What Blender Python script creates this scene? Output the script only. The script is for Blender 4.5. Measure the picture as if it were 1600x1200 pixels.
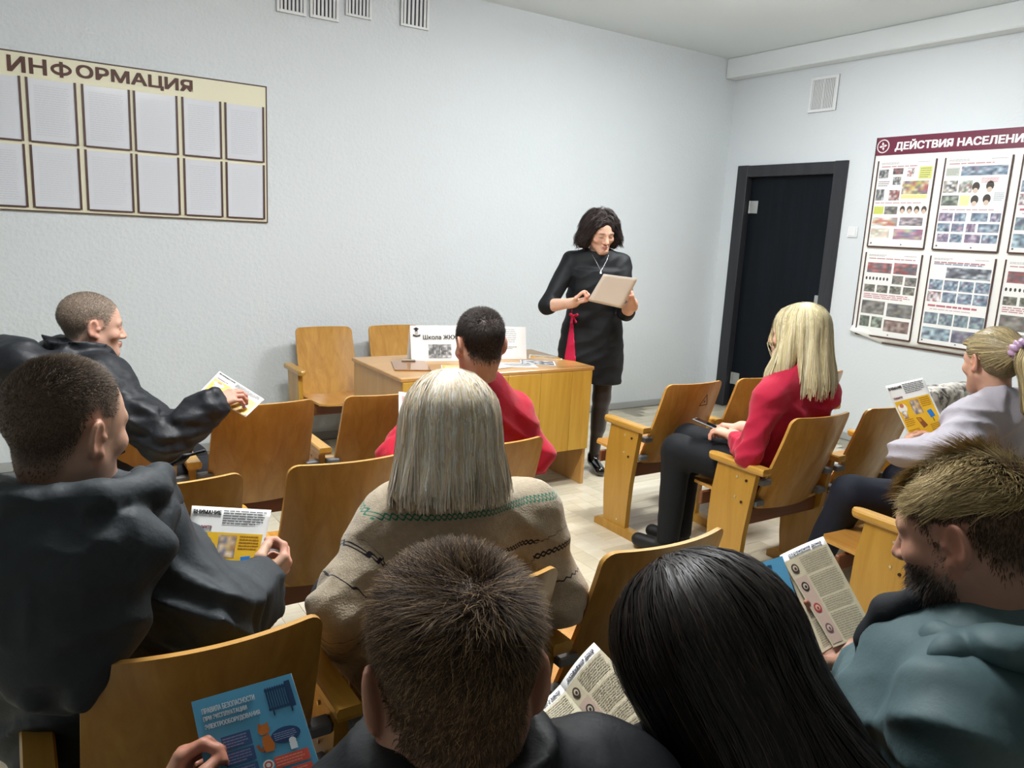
import bpy, math, random
import numpy as np
from mathutils import Matrix, Vector
random.seed(7); rng = np.random.default_rng(7)
scene = bpy.context.scene
for _o in list(bpy.data.objects): bpy.data.objects.remove(_o)
COL = scene.collection

# ---------------------------------------------------------------- camera
CAM = np.array([-5.6390, -5.1690, 1.5100]); FPX = 1210.34
YAW, PIT, ROL = 0.58124, 0.19345, 0.05183
def _cam_axes():
    cy, sy, cp, sp = math.cos(YAW), math.sin(YAW), math.cos(PIT), math.sin(PIT)
    f = np.array([sy*cp, cy*cp, -sp]); r = np.array([cy, -sy, 0.0]); u = np.cross(r, f)
    c, s = math.cos(ROL), math.sin(ROL)
    return c*r + s*u, -s*r + c*u, f
CR, CU, CF = _cam_axes()
cd = bpy.data.cameras.new('camera'); cam = bpy.data.objects.new('camera', cd); COL.objects.link(cam)
cd.sensor_width = 36.0; cd.sensor_fit = 'HORIZONTAL'; cd.lens = FPX/1600*36; cd.clip_start = .02
cam.matrix_world = Matrix(((CR[0], CU[0], -CF[0], CAM[0]), (CR[1], CU[1], -CF[1], CAM[1]), (CR[2], CU[2], -CF[2], CAM[2]), (0, 0, 0, 1)))
scene.camera = cam
def pt(x, y, d):
    """a point of the room, read off the photograph at a known distance d (metres) from the lens"""
    return CAM + d*(CF + CR*(x-800)/FPX - CU*(y-600)/FPX)

# ---------------------------------------------------------------- world, exposure
scene.view_settings.view_transform = 'Standard'; scene.view_settings.look = 'None'
scene.view_settings.exposure = 0.0; scene.view_settings.gamma = 1.0; scene.view_settings.use_curve_mapping = False
wd = bpy.data.worlds.new('world'); scene.world = wd; wd.use_nodes = True
wd.node_tree.nodes['Background'].inputs[0].default_value = (.75, .85, 1, 1)
wd.node_tree.nodes['Background'].inputs[1].default_value = .02
cy = scene.cycles
cy.max_bounces = 5; cy.diffuse_bounces = 3; cy.glossy_bounces = 2; cy.transmission_bounces = 2; cy.transparent_max_bounces = 4
cy.caustics_reflective = False; cy.caustics_refractive = False; cy.use_adaptive_sampling = True; cy.adaptive_threshold = .05
# room lamps: (x, y, watts); the lamps themselves are built in lamp() below
LAMPS = [(-1.95, -2.1, 80), (-4.6, -2.95, 106)]
LAMP_COL = (.985, 1.0, 1.0)

# ---------------------------------------------------------------- helpers
def lin(c):
    if isinstance(c, str): c = [int(c[i:i+2], 16)/255 for i in (0, 2, 4)]
    return tuple(((v/12.92) if v <= .04045 else ((v+.055)/1.055)**2.4) for v in c[:3])
def tag(o, label=None, cat=None, group=None, kind=None):
    if label: o['label'] = label
    if cat: o['category'] = cat
    if group: o['group'] = group
    if kind: o['kind'] = kind
    return o
def link(name, data, parent=None, loc=None, rz=None):
    o = bpy.data.objects.new(name, data); COL.objects.link(o)
    if parent is not None: o.parent = parent
    if loc is not None: o.location = loc
    if rz is not None: o.rotation_euler = (0, 0, rz)
    return o
def empty(name, loc=(0, 0, 0), rz=0.0):
    o = link(name, None, None, loc, rz); o.empty_display_size = .1; return o
def npmesh(name, V, F, mats=None, smooth=True, cols=None, fmat=None, attrs=None):
    """mesh from numpy: V (n,3), F (m,3|4)"""
    V = np.ascontiguousarray(V, np.float32); F = np.ascontiguousarray(F, np.int32); k = F.shape[1]
    me = bpy.data.meshes.new(name); me.vertices.add(len(V)); me.vertices.foreach_set('co', V.ravel())
    me.loops.add(F.size); me.loops.foreach_set('vertex_index', F.ravel())
    me.polygons.add(len(F)); me.polygons.foreach_set('loop_start', np.arange(0, F.size, k, dtype=np.int32))
    if fmat is not None: me.polygons.foreach_set('material_index', np.asarray(fmat, np.int32))
    me.update(calc_edges=True)
    if smooth: me.polygons.foreach_set('use_smooth', np.ones(len(F), bool))
    if cols is not None:
        a = me.color_attributes.new('Col', 'FLOAT_COLOR', 'POINT')
        c4 = np.ones((len(V), 4), np.float32); c4[:, :3] = cols; a.data.foreach_set('color', c4.ravel())
    for nm, arr in (attrs or {}).items():
        a = me.attributes.new(nm, 'FLOAT', 'POINT'); a.data.foreach_set('value', np.ascontiguousarray(arr, np.float32))
    for m in (mats or []): me.materials.append(m)
    me.validate(); return me
class MB:
    """collects polygons, then builds ONE mesh object"""
    def __init__(s): s.v = []; s.f = []; s.m = []
    def add(s, vs, fs, m=0):
        b = len(s.v); s.v += [tuple(float(c) for c in v) for v in vs]
        for f in fs: s.f.append(tuple(b+i for i in f)); s.m.append(m)
        return s
    def box(s, x0, x1, y0, y1, z0, z1, m=0, bev=0.0):
        if bev <= 0:
            vs = [(x, y, z) for z in (z0, z1) for y in (y0, y1) for x in (x0, x1)]
            return s.add(vs, [(0, 2, 3, 1), (4, 5, 7, 6), (0, 1, 5, 4), (2, 6, 7, 3), (0, 4, 6, 2), (1, 3, 7, 5)], m)
        b = min(bev, abs(x1-x0)/2.2, abs(y1-y0)/2.2, abs(z1-z0)/2.2)
        vs = []; X = (x0, x1); Y = (y0, y1); Z = (z0, z1); sg = (1, -1); idx = {}
        for i in (0, 1):
            for j in (0, 1):
                for k in (0, 1):
                    c = (X[i], Y[j], Z[k]); d = (sg[i]*b, sg[j]*b, sg[k]*b)
                    for a in range(3):
                        idx[i, j, k, a] = len(vs)
                        vs.append(tuple(c[q] + (0 if q == a else d[q]) for q in range(3)))
        fs = []
        for a in range(3):
            o1, o2 = (a+1) % 3, (a+2) % 3
            for s0 in (0, 1):
                q = []
                for (u, w) in ((0, 0), (1, 0), (1, 1), (0, 1)):
                    t = [0, 0, 0]; t[a] = s0; t[o1] = u; t[o2] = w; q.append(idx[t[0], t[1], t[2], a])
                fs.append(tuple(q if s0 else q[::-1]))
        for a in range(3):
            o1, o2 = (a+1) % 3, (a+2) % 3
            for u in (0, 1):
                for w in (0, 1):
                    q = []
                    for s0, ax in ((0, o1), (1, o1), (1, o2), (0, o2)):
                        t = [0, 0, 0]; t[a] = s0; t[o1] = u; t[o2] = w; q.append(idx[t[0], t[1], t[2], ax])
                    fs.append(tuple(q if (u == w) else q[::-1]))
        for i in (0, 1):
            for j in (0, 1):
                for k in (0, 1):
                    q = (idx[i, j, k, 0], idx[i, j, k, 1], idx[i, j, k, 2])
                    fs.append(q if (i+j+k) % 2 else q[::-1])
        return s.add(vs, fs, m)
    def prism(s, poly, a0, a1, axis='x', m=0, mside=None):
        """poly: 2-D outline (counter-clockwise), extruded along axis"""
        n = len(poly)
        def P(u, w, t): return {'x': (t, u, w), 'y': (u, t, w), 'z': (u, w, t)}[axis]
        vs = [P(u, w, a0) for u, w in poly] + [P(u, w, a1) for u, w in poly]
        s.add(vs, [tuple(range(n))[::-1], tuple(range(n, 2*n))], m)
        b = len(s.v)-2*n
        for i in range(n):
            j = (i+1) % n; s.f.append((b+i, b+j, b+n+j, b+n+i)); s.m.append(m if mside is None else mside)
        return s
    def cyl(s, a, b, ra, rb=None, n=12, m=0):
        a = Vector(a); b = Vector(b); rb = ra if rb is None else rb
        z = (b-a).normalized(); x = z.orthogonal().normalized(); y = z.cross(x)
        vs = []
        for c, r in ((a, ra), (b, rb)):
            for i in range(n):
                t = 2*math.pi*i/n; vs.append(tuple(c + x*(r*math.cos(t)) + y*(r*math.sin(t))))
        s.add(vs, [tuple((i, (i+1) % n, n+(i+1) % n, n+i)) for i in range(n)] + [tuple(range(n))[::-1], tuple(range(n, 2*n))], m)
        return s
    def mesh(s, name, mats, smooth=False):
        me = bpy.data.meshes.new(name); me.from_pydata(s.v, [], s.f)
        for m in (mats if isinstance(mats, (list, tuple)) else [mats]): me.materials.append(m)
        me.polygons.foreach_set('material_index', s.m)
        if smooth: me.polygons.foreach_set('use_smooth', [True]*len(s.f))
        me.update(); fix_normals(me); return me
    def build(s, name, mats, parent=None, smooth=False, loc=None, rz=None):
        return link(name, s.mesh(name, mats, smooth), parent, loc, rz)
import bmesh
def fix_normals(me):
    bm = bmesh.new(); bm.from_mesh(me); bmesh.ops.recalc_face_normals(bm, faces=bm.faces); bm.to_mesh(me); bm.free()

# ---------------------------------------------------------------- materials
MATS = {}
def newmat(name):
    m = bpy.data.materials.new(name); m.use_nodes = True; MATS[name] = m
    return m, m.node_tree.nodes, m.node_tree.links, m.node_tree.nodes['Principled BSDF']
def flat(name, col, rough=.6, metal=0.0, coat=0.0, spec=.5, emit=None, bump=0.0, bscale=200.0, var=0.0):
    m, N, L, b = newmat(name); c = lin(col)
    b.inputs['Base Color'].default_value = (*c, 1); b.inputs['Roughness'].default_value = rough
    b.inputs['Metallic'].default_value = metal; b.inputs['Coat Weight'].default_value = coat
    b.inputs['Specular IOR Level'].default_value = spec
    if emit: b.inputs['Emission Color'].default_value = (*LAMP_COL, 1); b.inputs['Emission Strength'].default_value = emit
    if bump or var:
        tc = N.new('ShaderNodeTexCoord'); nz = N.new('ShaderNodeTexNoise'); nz.inputs['Scale'].default_value = bscale; nz.inputs['Detail'].default_value = 4
        L.new(tc.outputs['Object'], nz.inputs['Vector'])
        if bump:
            bp = N.new('ShaderNodeBump'); bp.inputs['Strength'].default_value = bump; bp.inputs['Distance'].default_value = .01
            L.new(nz.outputs['Fac'], bp.inputs['Height']); L.new(bp.outputs['Normal'], b.inputs['Normal'])
        if var:
            mx = N.new('ShaderNodeMix'); mx.data_type = 'RGBA'; mx.inputs['A'].default_value = (*[v*(1-var) for v in c], 1)
            mx.inputs['B'].default_value = (*[min(1, v*(1+var)) for v in c], 1)
            L.new(nz.outputs['Fac'], mx.inputs['Factor']); L.new(mx.outputs['Result'], b.inputs['Base Color'])
    return m
def wood(name, dark, light, rough=.32, axis='z', scale=1.0, coat=.25):
    m, N, L, b = newmat(name)
    tc = N.new('ShaderNodeTexCoord'); mp = N.new('ShaderNodeMapping')
    st = {'z': (16, 16, 1.1), 'y': (16, 1.1, 16), 'x': (1.1, 16, 16)}[axis]
    mp.inputs['Scale'].default_value = [v*scale for v in st]
    oi = N.new('ShaderNodeObjectInfo'); L.new(oi.outputs['Random'], mp.inputs['Location'])
    L.new(tc.outputs['Object'], mp.inputs['Vector'])
    n1 = N.new('ShaderNodeTexNoise'); n1.inputs['Scale'].default_value = 1.3; n1.inputs['Detail'].default_value = 8; n1.inputs['Roughness'].default_value = .62; n1.inputs['Distortion'].default_value = .8
    L.new(mp.outputs['Vector'], n1.inputs['Vector'])
    rp = N.new('ShaderNodeValToRGB'); rp.color_ramp.elements[0].position = .3; rp.color_ramp.elements[1].position = .72
    rp.color_ramp.elements[0].color = (*lin(dark), 1); rp.color_ramp.elements[1].color = (*lin(light), 1)
    L.new(n1.outputs['Fac'], rp.inputs['Fac']); L.new(rp.outputs['Color'], b.inputs['Base Color'])
    b.inputs['Roughness'].default_value = rough; b.inputs['Coat Weight'].default_value = coat; b.inputs['Coat Roughness'].default_value = .18
    bp = N.new('ShaderNodeBump'); bp.inputs['Strength'].default_value = .06; bp.inputs['Distance'].default_value = .004
    L.new(n1.outputs['Fac'], bp.inputs['Height']); L.new(bp.outputs['Normal'], b.inputs['Normal'])
    return m
def plaster(name, col, bump, scale, rough=.75):
    m, N, L, b = newmat(name); b.inputs['Base Color'].default_value = (*lin(col), 1); b.inputs['Roughness'].default_value = rough
    tc = N.new('ShaderNodeTexCoord')
    n1 = N.new('ShaderNodeTexNoise'); n1.inputs['Scale'].default_value = scale; n1.inputs['Detail'].default_value = 3; n1.inputs['Roughness'].default_value = .55
    n2 = N.new('ShaderNodeTexVoronoi'); n2.inputs['Scale'].default_value = scale*.55
    L.new(tc.outputs['Object'], n1.inputs['Vector']); L.new(tc.outputs['Object'], n2.inputs['Vector'])
    ad = N.new('ShaderNodeMath'); ad.operation = 'ADD'; L.new(n1.outputs['Fac'], ad.inputs[0]); L.new(n2.outputs['Distance'], ad.inputs[1])
    bp = N.new('ShaderNodeBump'); bp.inputs['Strength'].default_value = bump; bp.inputs['Distance'].default_value = .012
    L.new(ad.outputs[0], bp.inputs['Height']); L.new(bp.outputs['Normal'], b.inputs['Normal'])
    return m
def attrmat(name, rough=.5, spec=.4, coat=0.0, bump=0.0, bscale=300.0, sss=0.0, sheen=0.0):
    m, N, L, b = newmat(name); a = N.new('ShaderNodeVertexColor'); a.layer_name = 'Col'
    L.new(a.outputs['Color'], b.inputs['Base Color']); b.inputs['Roughness'].default_value = rough
    b.inputs['Specular IOR Level'].default_value = spec; b.inputs['Coat Weight'].default_value = coat
    if sss:
        b.inputs['Subsurface Weight'].default_value = sss; b.inputs['Subsurface Radius'].default_value = (.012, .005, .003); b.inputs['Subsurface Scale'].default_value = 1.0
    if sheen: b.inputs['Sheen Weight'].default_value = sheen
    if bump:
        tc = N.new('ShaderNodeTexCoord'); nz = N.new('ShaderNodeTexNoise'); nz.inputs['Scale'].default_value = bscale; nz.inputs['Detail'].default_value = 3
        bp = N.new('ShaderNodeBump'); bp.inputs['Strength'].default_value = bump; bp.inputs['Distance'].default_value = .004
        L.new(tc.outputs['Object'], nz.inputs['Vector']); L.new(nz.outputs['Fac'], bp.inputs['Height']); L.new(bp.outputs['Normal'], b.inputs['Normal'])
    return m
M_wall = plaster('wall_paint', 'D6DDE1', .20, 75)
M_wall2 = plaster('wall_paint_smooth', 'D8DEE2', .08, 90)
M_ceil = plaster('ceiling_paint', 'E4EBEE', .05, 40)
M_beam = plaster('beam_paint', 'E2E8EA', .05, 40)
M_back = wood('veneer', 'A8762E', 'C69646', .34, 'z')
M_edge = wood('plywood_edge', 'C08A3E', 'D9A85A', .35, 'x')
M_leg = wood('beech', 'AA7C28', 'C2943C', .33, 'z')
M_arm = wood('beech_arm', 'B68632', 'CE9E48', .30, 'y')
M_seat = wood('seat_veneer', 'B07A30', 'C8924A', .32, 'y')
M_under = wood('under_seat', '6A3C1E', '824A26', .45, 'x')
M_desk = wood('desk_pine', 'BF9030', 'D8AE50', .34, 'z', .7)
M_desktop = wood('desk_top', 'B07F42', 'C8995A', .34, 'x', .7)
M_deskside = wood('desk_side', 'BC8C4A', 'CE9F5C', .36, 'z', .7)
M_steel = flat('grey_plastic', '6E7072', .45, .0)
M_bolt = flat('bolt', '3A2A1A', .4, .6)
M_boltb = flat('bolt_bright', 'D8D2B8', .3, .7)
M_white = flat('white_plastic', 'E6E8EA', .4)
M_dark = flat('dark_gap', '4A4C52', .7)
M_door = wood('door_dark', '0C1015', '141920', .5, 'z', .8, .0); M_door.node_tree.nodes['Principled BSDF'].inputs['Specular IOR Level'].default_value = .15
M_frame = wood('door_frame_dark', '222328', '303136', .5, 'z', .8, .0)
M_hinge = flat('steel', 'B8BAB8', .35, .6)
M_cream = flat('cream_board', 'E6E3C8', .5)
M_brown = flat('brown_trim', '4E342C', .5)
M_pocket = flat('pocket_plastic', 'DCE0E8', .22, coat=.3)
M_paper = flat('paper', 'F0F0EE', .6)
M_print = attrmat('print_ink', .5, .3)
M_gloss = attrmat('gloss_print', .32, .4)
M_boardw = flat('white_board', 'F2F2EE', .4)
M_maroon = flat('maroon', '6E2A40', .4)
M_lamp = flat('lamp_diffuser', 'FFFFFF', .5, emit=12.0); M_lamp.cycles.emission_sampling = 'NONE'
M_base = flat('baseboard_grey', 'A9ACAA', .5)

# ---------------------------------------------------------------- print on flat or bent sheets
_font_cache = {}
def text_poly(s, bold=.0, shear=0.0):
    k = (s, bold, shear)
    if k in _font_cache: return _font_cache[k]
    cu = bpy.data.curves.new('txt', 'FONT'); cu.body = s; cu.offset = bold; cu.shear = shear; cu.resolution_u = 3
    o = bpy.data.objects.new('txt', cu); COL.objects.link(o)
    dg = bpy.context.evaluated_depsgraph_get(); dg.update()
    me = bpy.data.meshes.new_from_object(o.evaluated_get(dg))
    V = np.array([v.co[:2] for v in me.vertices]).reshape(-1, 2); F = [tuple(p.vertices) for p in me.polygons]
    bpy.data.objects.remove(o); bpy.data.curves.remove(cu); bpy.data.meshes.remove(me)
    if len(V): V = V - V.min(0)
    _font_cache[k] = (V, F); return V, F
class Ink:
    """flat print: coloured polygons in (u,v) metres, v up, laid just proud of a surface"""
    def __init__(s): s.v = []; s.f = []; s.c = []; s.lay = []
    def poly(s, pts, col, lay=1):
        b = len(s.v); c = lin(col)
        for p in pts: s.v.append(p); s.c.append(c); s.lay.append(lay)
        s.f.append(tuple(range(b, b+len(pts)))); return s
    def rect(s, u0, v0, u1, v1, col, lay=1): return s.poly([(u0, v0), (u1, v0), (u1, v1), (u0, v1)], col, lay)
    def disc(s, u, v, r, col, lay=2, n=20, ry=None):
        ry = r if ry is None else ry
        return s.poly([(u+r*math.cos(t*2*math.pi/n), v+ry*math.sin(t*2*math.pi/n)) for t in range(n)], col, lay)
    def text(s, txt, u, v, h, col, w=None, bold=.02, lay=2, shear=0.0):
        V, F = text_poly(txt, 0.0, shear)
        if not len(V): return s
        k = h/V[:, 1].max() if V[:, 1].max() > 0 else h; kx = (w/V[:, 0].max()) if w else k
        c = lin(col); e = h*bold*3.4
        for q_, (dx, dy) in enumerate(((0, 0), (e, 0), (-e, 0), (0, e*.7), (0, -e*.7), (e, e*.6), (-e, -e*.6), (e, -e*.6), (-e, e*.6)) if bold else ((0, 0),)):
            b = len(s.v)
            for fi, f in enumerate(F):
                b = len(s.v); l_ = lay+.3*q_+.012*(fi % 23)
                for i in f: s.v.append((u+V[i][0]*kx+dx, v+V[i][1]*k+dy)); s.c.append(c); s.lay.append(l_)
                s.f.append(tuple(range(b, b+len(f))))
        return s
    def lines(s, u0, v0, u1, v1, n, col, lay=2, fill=.45, rag=.25):
        """a block of small illegible lines of type"""
        R = random.Random(int(u0*9973+v0*7919*31)); dv = (v1-v0)/n
        for i in range(n):
            y = v1-(i+.5)*dv; x = u0; e = u1-(u1-u0)*R.random()*rag*(1 if i == n-1 else .3)
            while x < e:
                l = min((u1-u0)*R.uniform(.06, .2), e-x); s.rect(x, y-dv*fill/2, x+l, y+dv*fill/2, col, lay); x += l+(u1-u0)*.018
        return s
    def photo(s, u0, v0, u1, v1, pal, n=7, m=5, seed=0, lay=2):
        """a small printed picture: blotches of colour blended between grid points"""
        R = np.random.default_rng(seed); P = np.array([lin(c) for c in pal]); P = P*.72+P.mean(1, keepdims=True)*.22+.05
        g = R.random((m+1, n+1)); g = g+.5*np.roll(g, 1, 0)+.5*np.roll(g, -1, 1); q = np.argsort(np.argsort(g.ravel()))/g.size
        idx = np.minimum((q*len(P)).astype(int), len(P)-1).reshape(m+1, n+1); C0 = P[idx]*R.uniform(.75, 1.2, (m+1, n+1, 1)); K = 2; N2, M2 = n*K, m*K
        b = len(s.v)
        for j in range(M2+1):
            for i in range(N2+1):
                a, c = i/K, j/K; i0, j0 = min(int(a), n-1), min(int(c), m-1); a -= i0; c -= j0
                col = (C0[j0, i0]*(1-a)+C0[j0, i0+1]*a)*(1-c)+(C0[j0+1, i0]*(1-a)+C0[j0+1, i0+1]*a)*c
                s.v.append((u0+(u1-u0)*i/N2, v0+(v1-v0)*j/M2)); s.c.append(tuple(np.clip(col, 0, 1))); s.lay.append(lay)
        for j in range(M2):
            for i in range(N2): a = b+j*(N2+1)+i; s.f.append((a, a+1, a+N2+2, a+N2+1))
        return s
    def build(s, name, fn, mat, parent, gap=.0006, sub=None):
        me = bpy.data.meshes.new(name)
        V = [tuple(fn(u, v, gap*l)) for (u, v), l in zip(s.v, s.lay)]
        me.from_pydata(V, [], s.f)
        a = me.color_attributes.new('Col', 'FLOAT_COLOR', 'POINT')
        a.data.foreach_set('color', np.concatenate([np.array(s.c), np.ones((len(s.c), 1))], 1).astype(np.float32).ravel())
        me.materials.append(mat); me.update(); return link(name, me, parent)

# ---------------------------------------------------------------- the room
XL, YR, H = -8.2, -10.4, 3.12
def struct(name, mb, mat, parent=None, smooth=False):
    o = mb.build(name, mat, parent, smooth)
    if parent is None: tag(o, kind='structure')
    return o
struct('wall_back', MB().box(XL-.15, .15, 0, .15, 0, H), M_wall)
w = MB(); DY0, DY1, DH = -.215, -1.20, 2.145     # door opening in the right wall
w.box(0, .15, DY0, 0, 0, H).box(0, .15, YR, DY1, 0, H).box(0, .15, DY1, DY0, DH, H)
struct('wall_right', w, M_wall2)
struct('wall_left', MB().box(XL-.15, XL, YR, 0, 0, H), M_wall2)
struct('wall_rear', MB().box(XL-.15, .15, YR-.15, YR, 0, H), M_wall2)
struct('ceiling', MB().box(XL-.15, .15, YR-.15, .15, H, H+.12), M_ceil)
struct('trim_1', MB().box(-.13, -.0005, YR, -.0005, 2.952, H-.0005, bev=.008), M_beam)
struct('baseboard_back', MB().box(XL, 0, -.014, -.0005, 0, .055), M_base)
struct('baseboard_right', MB().box(-.014, -.0005, YR, -1.27, 0, .055), M_base)
fl = struct('floor', MB().box(XL-.15, .15, YR-.15, .15, -.12, -.004), flat('floor_joint', '9A9484', .6))
# herringbone laminate: planks as pieces of their own where they can be told apart
PW, PN = .092, 4
M_pl = []
for i, (d, l) in enumerate((('CCC2A8', 'E0D8C2'), ('D4CAB2', 'E6DFCC'), ('C4BAA0', 'D8CFB8'))):
    M_pl.append(wood('laminate_%d' % i, d, l, .24, 'x', .8, .2))
def plank_mesh(vert, m):
    a, b = (PW, PW*PN) if vert else (PW*PN, PW)
    mb = MB().box(.0006, a-.0006, .0006, b-.0006, -.004, 0, bev=.0008); return mb.mesh('floor_plank', m)
pm = {(v, i): plank_mesh(v, M_pl[i]) for v in (0, 1) for i in range(3)}
planks = []
for i in range(-110, 111):
    for j in range(-40, 41):
        ox, oy = (i+j*PN)*PW, (i-j*PN)*PW
        for vert, (dx, dy) in ((0, (0, 0)), (1, (PN, 1-PN))):
            x, y = ox+dx*PW-4, oy+dy*PW-4
            a, b = (PW, PW*PN) if vert else (PW*PN, PW)
            cx, cy = x+a/2, y+b/2
            if XL+.2 < x and x+a < -.0 and YR+.2 < y and y+b < -.0: planks.append((cx, cy, x, y, vert))
def plank_rank(p):
    cx, cy = p[0], p[1]
    aisle = (-4.15 < cx < -2.35) and (-3.5 < cy < -.75)
    return (0 if aisle else 1, (cx+3.2)**2 + (cy+2.2)**2*.6)
planks.sort(key=plank_rank)
rest = [MB(), MB(), MB()]
for k, (cx, cy, x, y, vert) in enumerate(planks):
    i = random.randrange(3)
    if k < 300:
        link('floor_plank', pm[vert, i], fl, (x, y, 0))
    else:
        a, b = (PW, PW*PN) if vert else (PW*PN, PW)
        rest[i].add([(x+.0006, y+.0006, 0), (x+a-.0006, y+.0006, 0), (x+a-.0006, y+b-.0006, 0), (x+.0006, y+b-.0006, 0)], [(0, 1, 2, 3)])
for r_, m in zip(rest, M_pl): tag(r_.build('outer_planks', m, fl), kind='stuff')

# door with dark leaf, frame and two hinges
dr = empty('door_1', (0, -.71, 0)); tag(dr, kind='structure')
def dbox(name, x0, x1, y0, y1, z0, z1, m, bev=.003, par=None): return MB().box(x0, x1, y0+.71, y1+.71, z0, z1, bev=bev).build(name, m, par or dr)
dbox('frame_jamb', -.022, .15, -.268, -.152, 0, 2.2, M_frame)
dbox('frame_jamb', -.022, .15, -1.263, -1.147, 0, 2.2, M_frame)
dbox('frame_head', -.020, .15, -1.146, -.269, 2.1, 2.197, M_frame)
leaf = dbox('door_leaf', .045, .085, -1.146, -.269, .006, 2.099, M_door)
for z in (1.84, .27):
    h = MB().box(.036, .0449, -.372+.71, -.292+.71, z-.055, z+.055, bev=.002).cyl((.034, -.285+.71, z-.055), (.034, -.285+.71, z+.055), .008).build('hinge', M_hinge, leaf)
hd = MB().box(.030, .0448, -1.12+.71, -1.075+.71, .92, 1.12, bev=.004).cyl((.04, -1.10+.71, 1.05), (-.01, -1.10+.71, 1.05), .009).cyl((-.005, -1.105+.71, 1.05), (-.005, -.99+.71, 1.05), .009).build('door_handle', M_hinge, leaf)

# ventilation grilles
def grille(name, label, frame, n, x0, x1, z0, z1, group=None, sl=.010):
    t = empty(name, ((x0+x1)/2, -.0, z0)); c = (x0+x1)/2; tag(t, label, 'vent', group)
    X0, X1, Z = x0-c, x1-c, z1-z0; b = frame
    MB().box(X0, X1, -.006, -.0006, 0, Z).build('backing', M_dark, t)
    f = MB().box(X0, X0+b, -.016, -.0008, 0, Z, bev=.002).box(X1-b, X1, -.016, -.0008, 0, Z, bev=.002).box(X0+b, X1-b, -.016, -.0008, 0, b, bev=.002).box(X0+b, X1-b, -.016, -.0008, Z-b, Z, bev=.002)
    f.build('frame', M_white, t)
    sp = (X1-X0-2*b)/n
    me = MB().box(-sp*.28, sp*.28, -.014, -.0065, b, Z-b, bev=.0015).mesh('slat', M_white)
    for i in range(n): link('slat', me, t, (X0+b+sp*(i+.5), 0, 0))
    return t
grille('ventilation_grille', 'white slatted ventilation grille above the information board, leftmost of four', .018, 6, -4.135, -3.95, 2.778, 3.0, 'grilles high on the back wall')
grille('ventilation_grille', 'white slatted ventilation grille on back wall, second of four from the left', .018, 6, -3.925, -3.735, 2.782, 3.0, 'grilles high on the back wall')
grille('ventilation_grille', 'white slatted ventilation grille on back wall, third of four from the left', .016, 6, -3.69, -3.51, 2.835, 3.02, 'grilles high on the back wall')
grille('ventilation_grille', 'white slatted ventilation grille nearest the ceiling, rightmost of four', .016, 6, -3.30, -3.09, 2.842, 3.05, 'grilles high on the back wall')
vg = grille('ventilation_grille', 'white square ventilation grille high above the dark door', .022, 14, -1.081, -.825, 2.595, 2.868)
# (that one belongs to the right wall: turn it)
vg.location = (-.0, -.953, 2.595); vg.rotation_euler = (0, 0, -math.pi/2)
MB().box(-.003, .003, -.0175, -.0145, .02, .253).build('divider', M_white, vg)
sw = empty('light_switch', (-.0, -1.376, 1.605)); tag(sw, 'white light switch between the dark door and the poster board', 'switch')
MB().box(-.010, -.0006, -.043, .043, 0, .085, bev=.003).build('plate', M_white, sw)
MB().box(-.0145, -.0102, -.030, .030, .012, .073, bev=.003).build('rocker', M_white, sw)

# ceiling lamps (out of the picture, they light the room)
def lamp(x, y, watts, label):
    t = empty('ceiling_lamp', (x, y, H)); tag(t, label, 'lamp', 'ceiling lamps')
    MB().box(-.62, .62, -.17, .17, -.03, -.0006, bev=.008).build('housing', M_white, t)
    # prismatic diffuser: glows downwards and sideways
    MB().box(-.60, .60, -.15, .15, -.105, -.0305, bev=.012).build('diffuser', M_lamp, t)
    for nm, kind, w_, z in (('lamp_light', 'AREA', .62, -.107), ('lamp_glow', 'POINT', .40, -.20)):
        ld = bpy.data.lights.new(nm, kind); ld.energy = watts*w_; ld.color = LAMP_COL
        if kind == 'AREA': ld.shape = 'RECTANGLE'; ld.size = 1.18; ld.size_y = .28
        else: ld.shadow_soft_size = .09
        lo = bpy.data.objects.new(nm, ld); COL.objects.link(lo); lo.parent = t; lo.location = (0, 0, z)
for (x, y, wt), lb in zip(LAMPS, ('ceiling lamp in front of the dark door', 'ceiling lamp over the left block of seats')):
    lamp(x, y, wt, 'white rectangular '+lb)

# ---------------------------------------------------------------- information board (back wall)
ib = empty('information_board', (-5.10, 0, 1.487)); tag(ib, 'cream notice board headed ИНФОРМАЦИЯ with rows of clear sheet pockets', 'notice board')
IX0, IX1, IZ0, IZ1 = -6.005, -4.201, 1.487, 2.325
def bx(o, x0, x1, y0, y1, z0, z1, bev=0): return MB().box(x0+5.10, x1+5.10, y0, y1, z0-1.487, z1-1.487, bev=bev)
bx(0, IX0, IX1, -.010, -.0006, IZ0, IZ1, .002).build('panel', M_cream, ib)
e = MB()
for a in ((IX0, IX1, IZ0, IZ0+.007), (IX0, IX1, IZ1-.007, IZ1), (IX0, IX0+.007, IZ0+.007, IZ1-.007), (IX1-.007, IX1, IZ0+.007, IZ1-.007)):
    e.box(a[0]+5.10, a[1]+5.10, -.013, -.0102, a[2]-1.487, a[3]-1.487)
e.build('edge_trim', M_brown, ib)
hd = Ink().text('ИН', 0, 0, .078, '56382E', w=.176, bold=.014).text('ОРМАЦИЯ', .322, 0, .078, '56382E', w=.603, bold=.014)
def ring(k, u, v, rx, ry, t, col, n=36):
    for i in range(n):
        a, b = 2*math.pi*i/n, 2*math.pi*(i+1)/n; k.poly([(u+rx*math.cos(a), v+ry*math.sin(a)), (u+rx*math.cos(b), v+ry*math.sin(b)), (u+(rx-t)*math.cos(b), v+(ry-t)*math.sin(b)), (u+(rx-t)*math.cos(a), v+(ry-t)*math.sin(a))], col, 2)
ring(hd, .248, .039, .051, .031, .016, '56382E'); hd.rect(.239, -.002, .257, .080, '56382E', 3)
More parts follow.
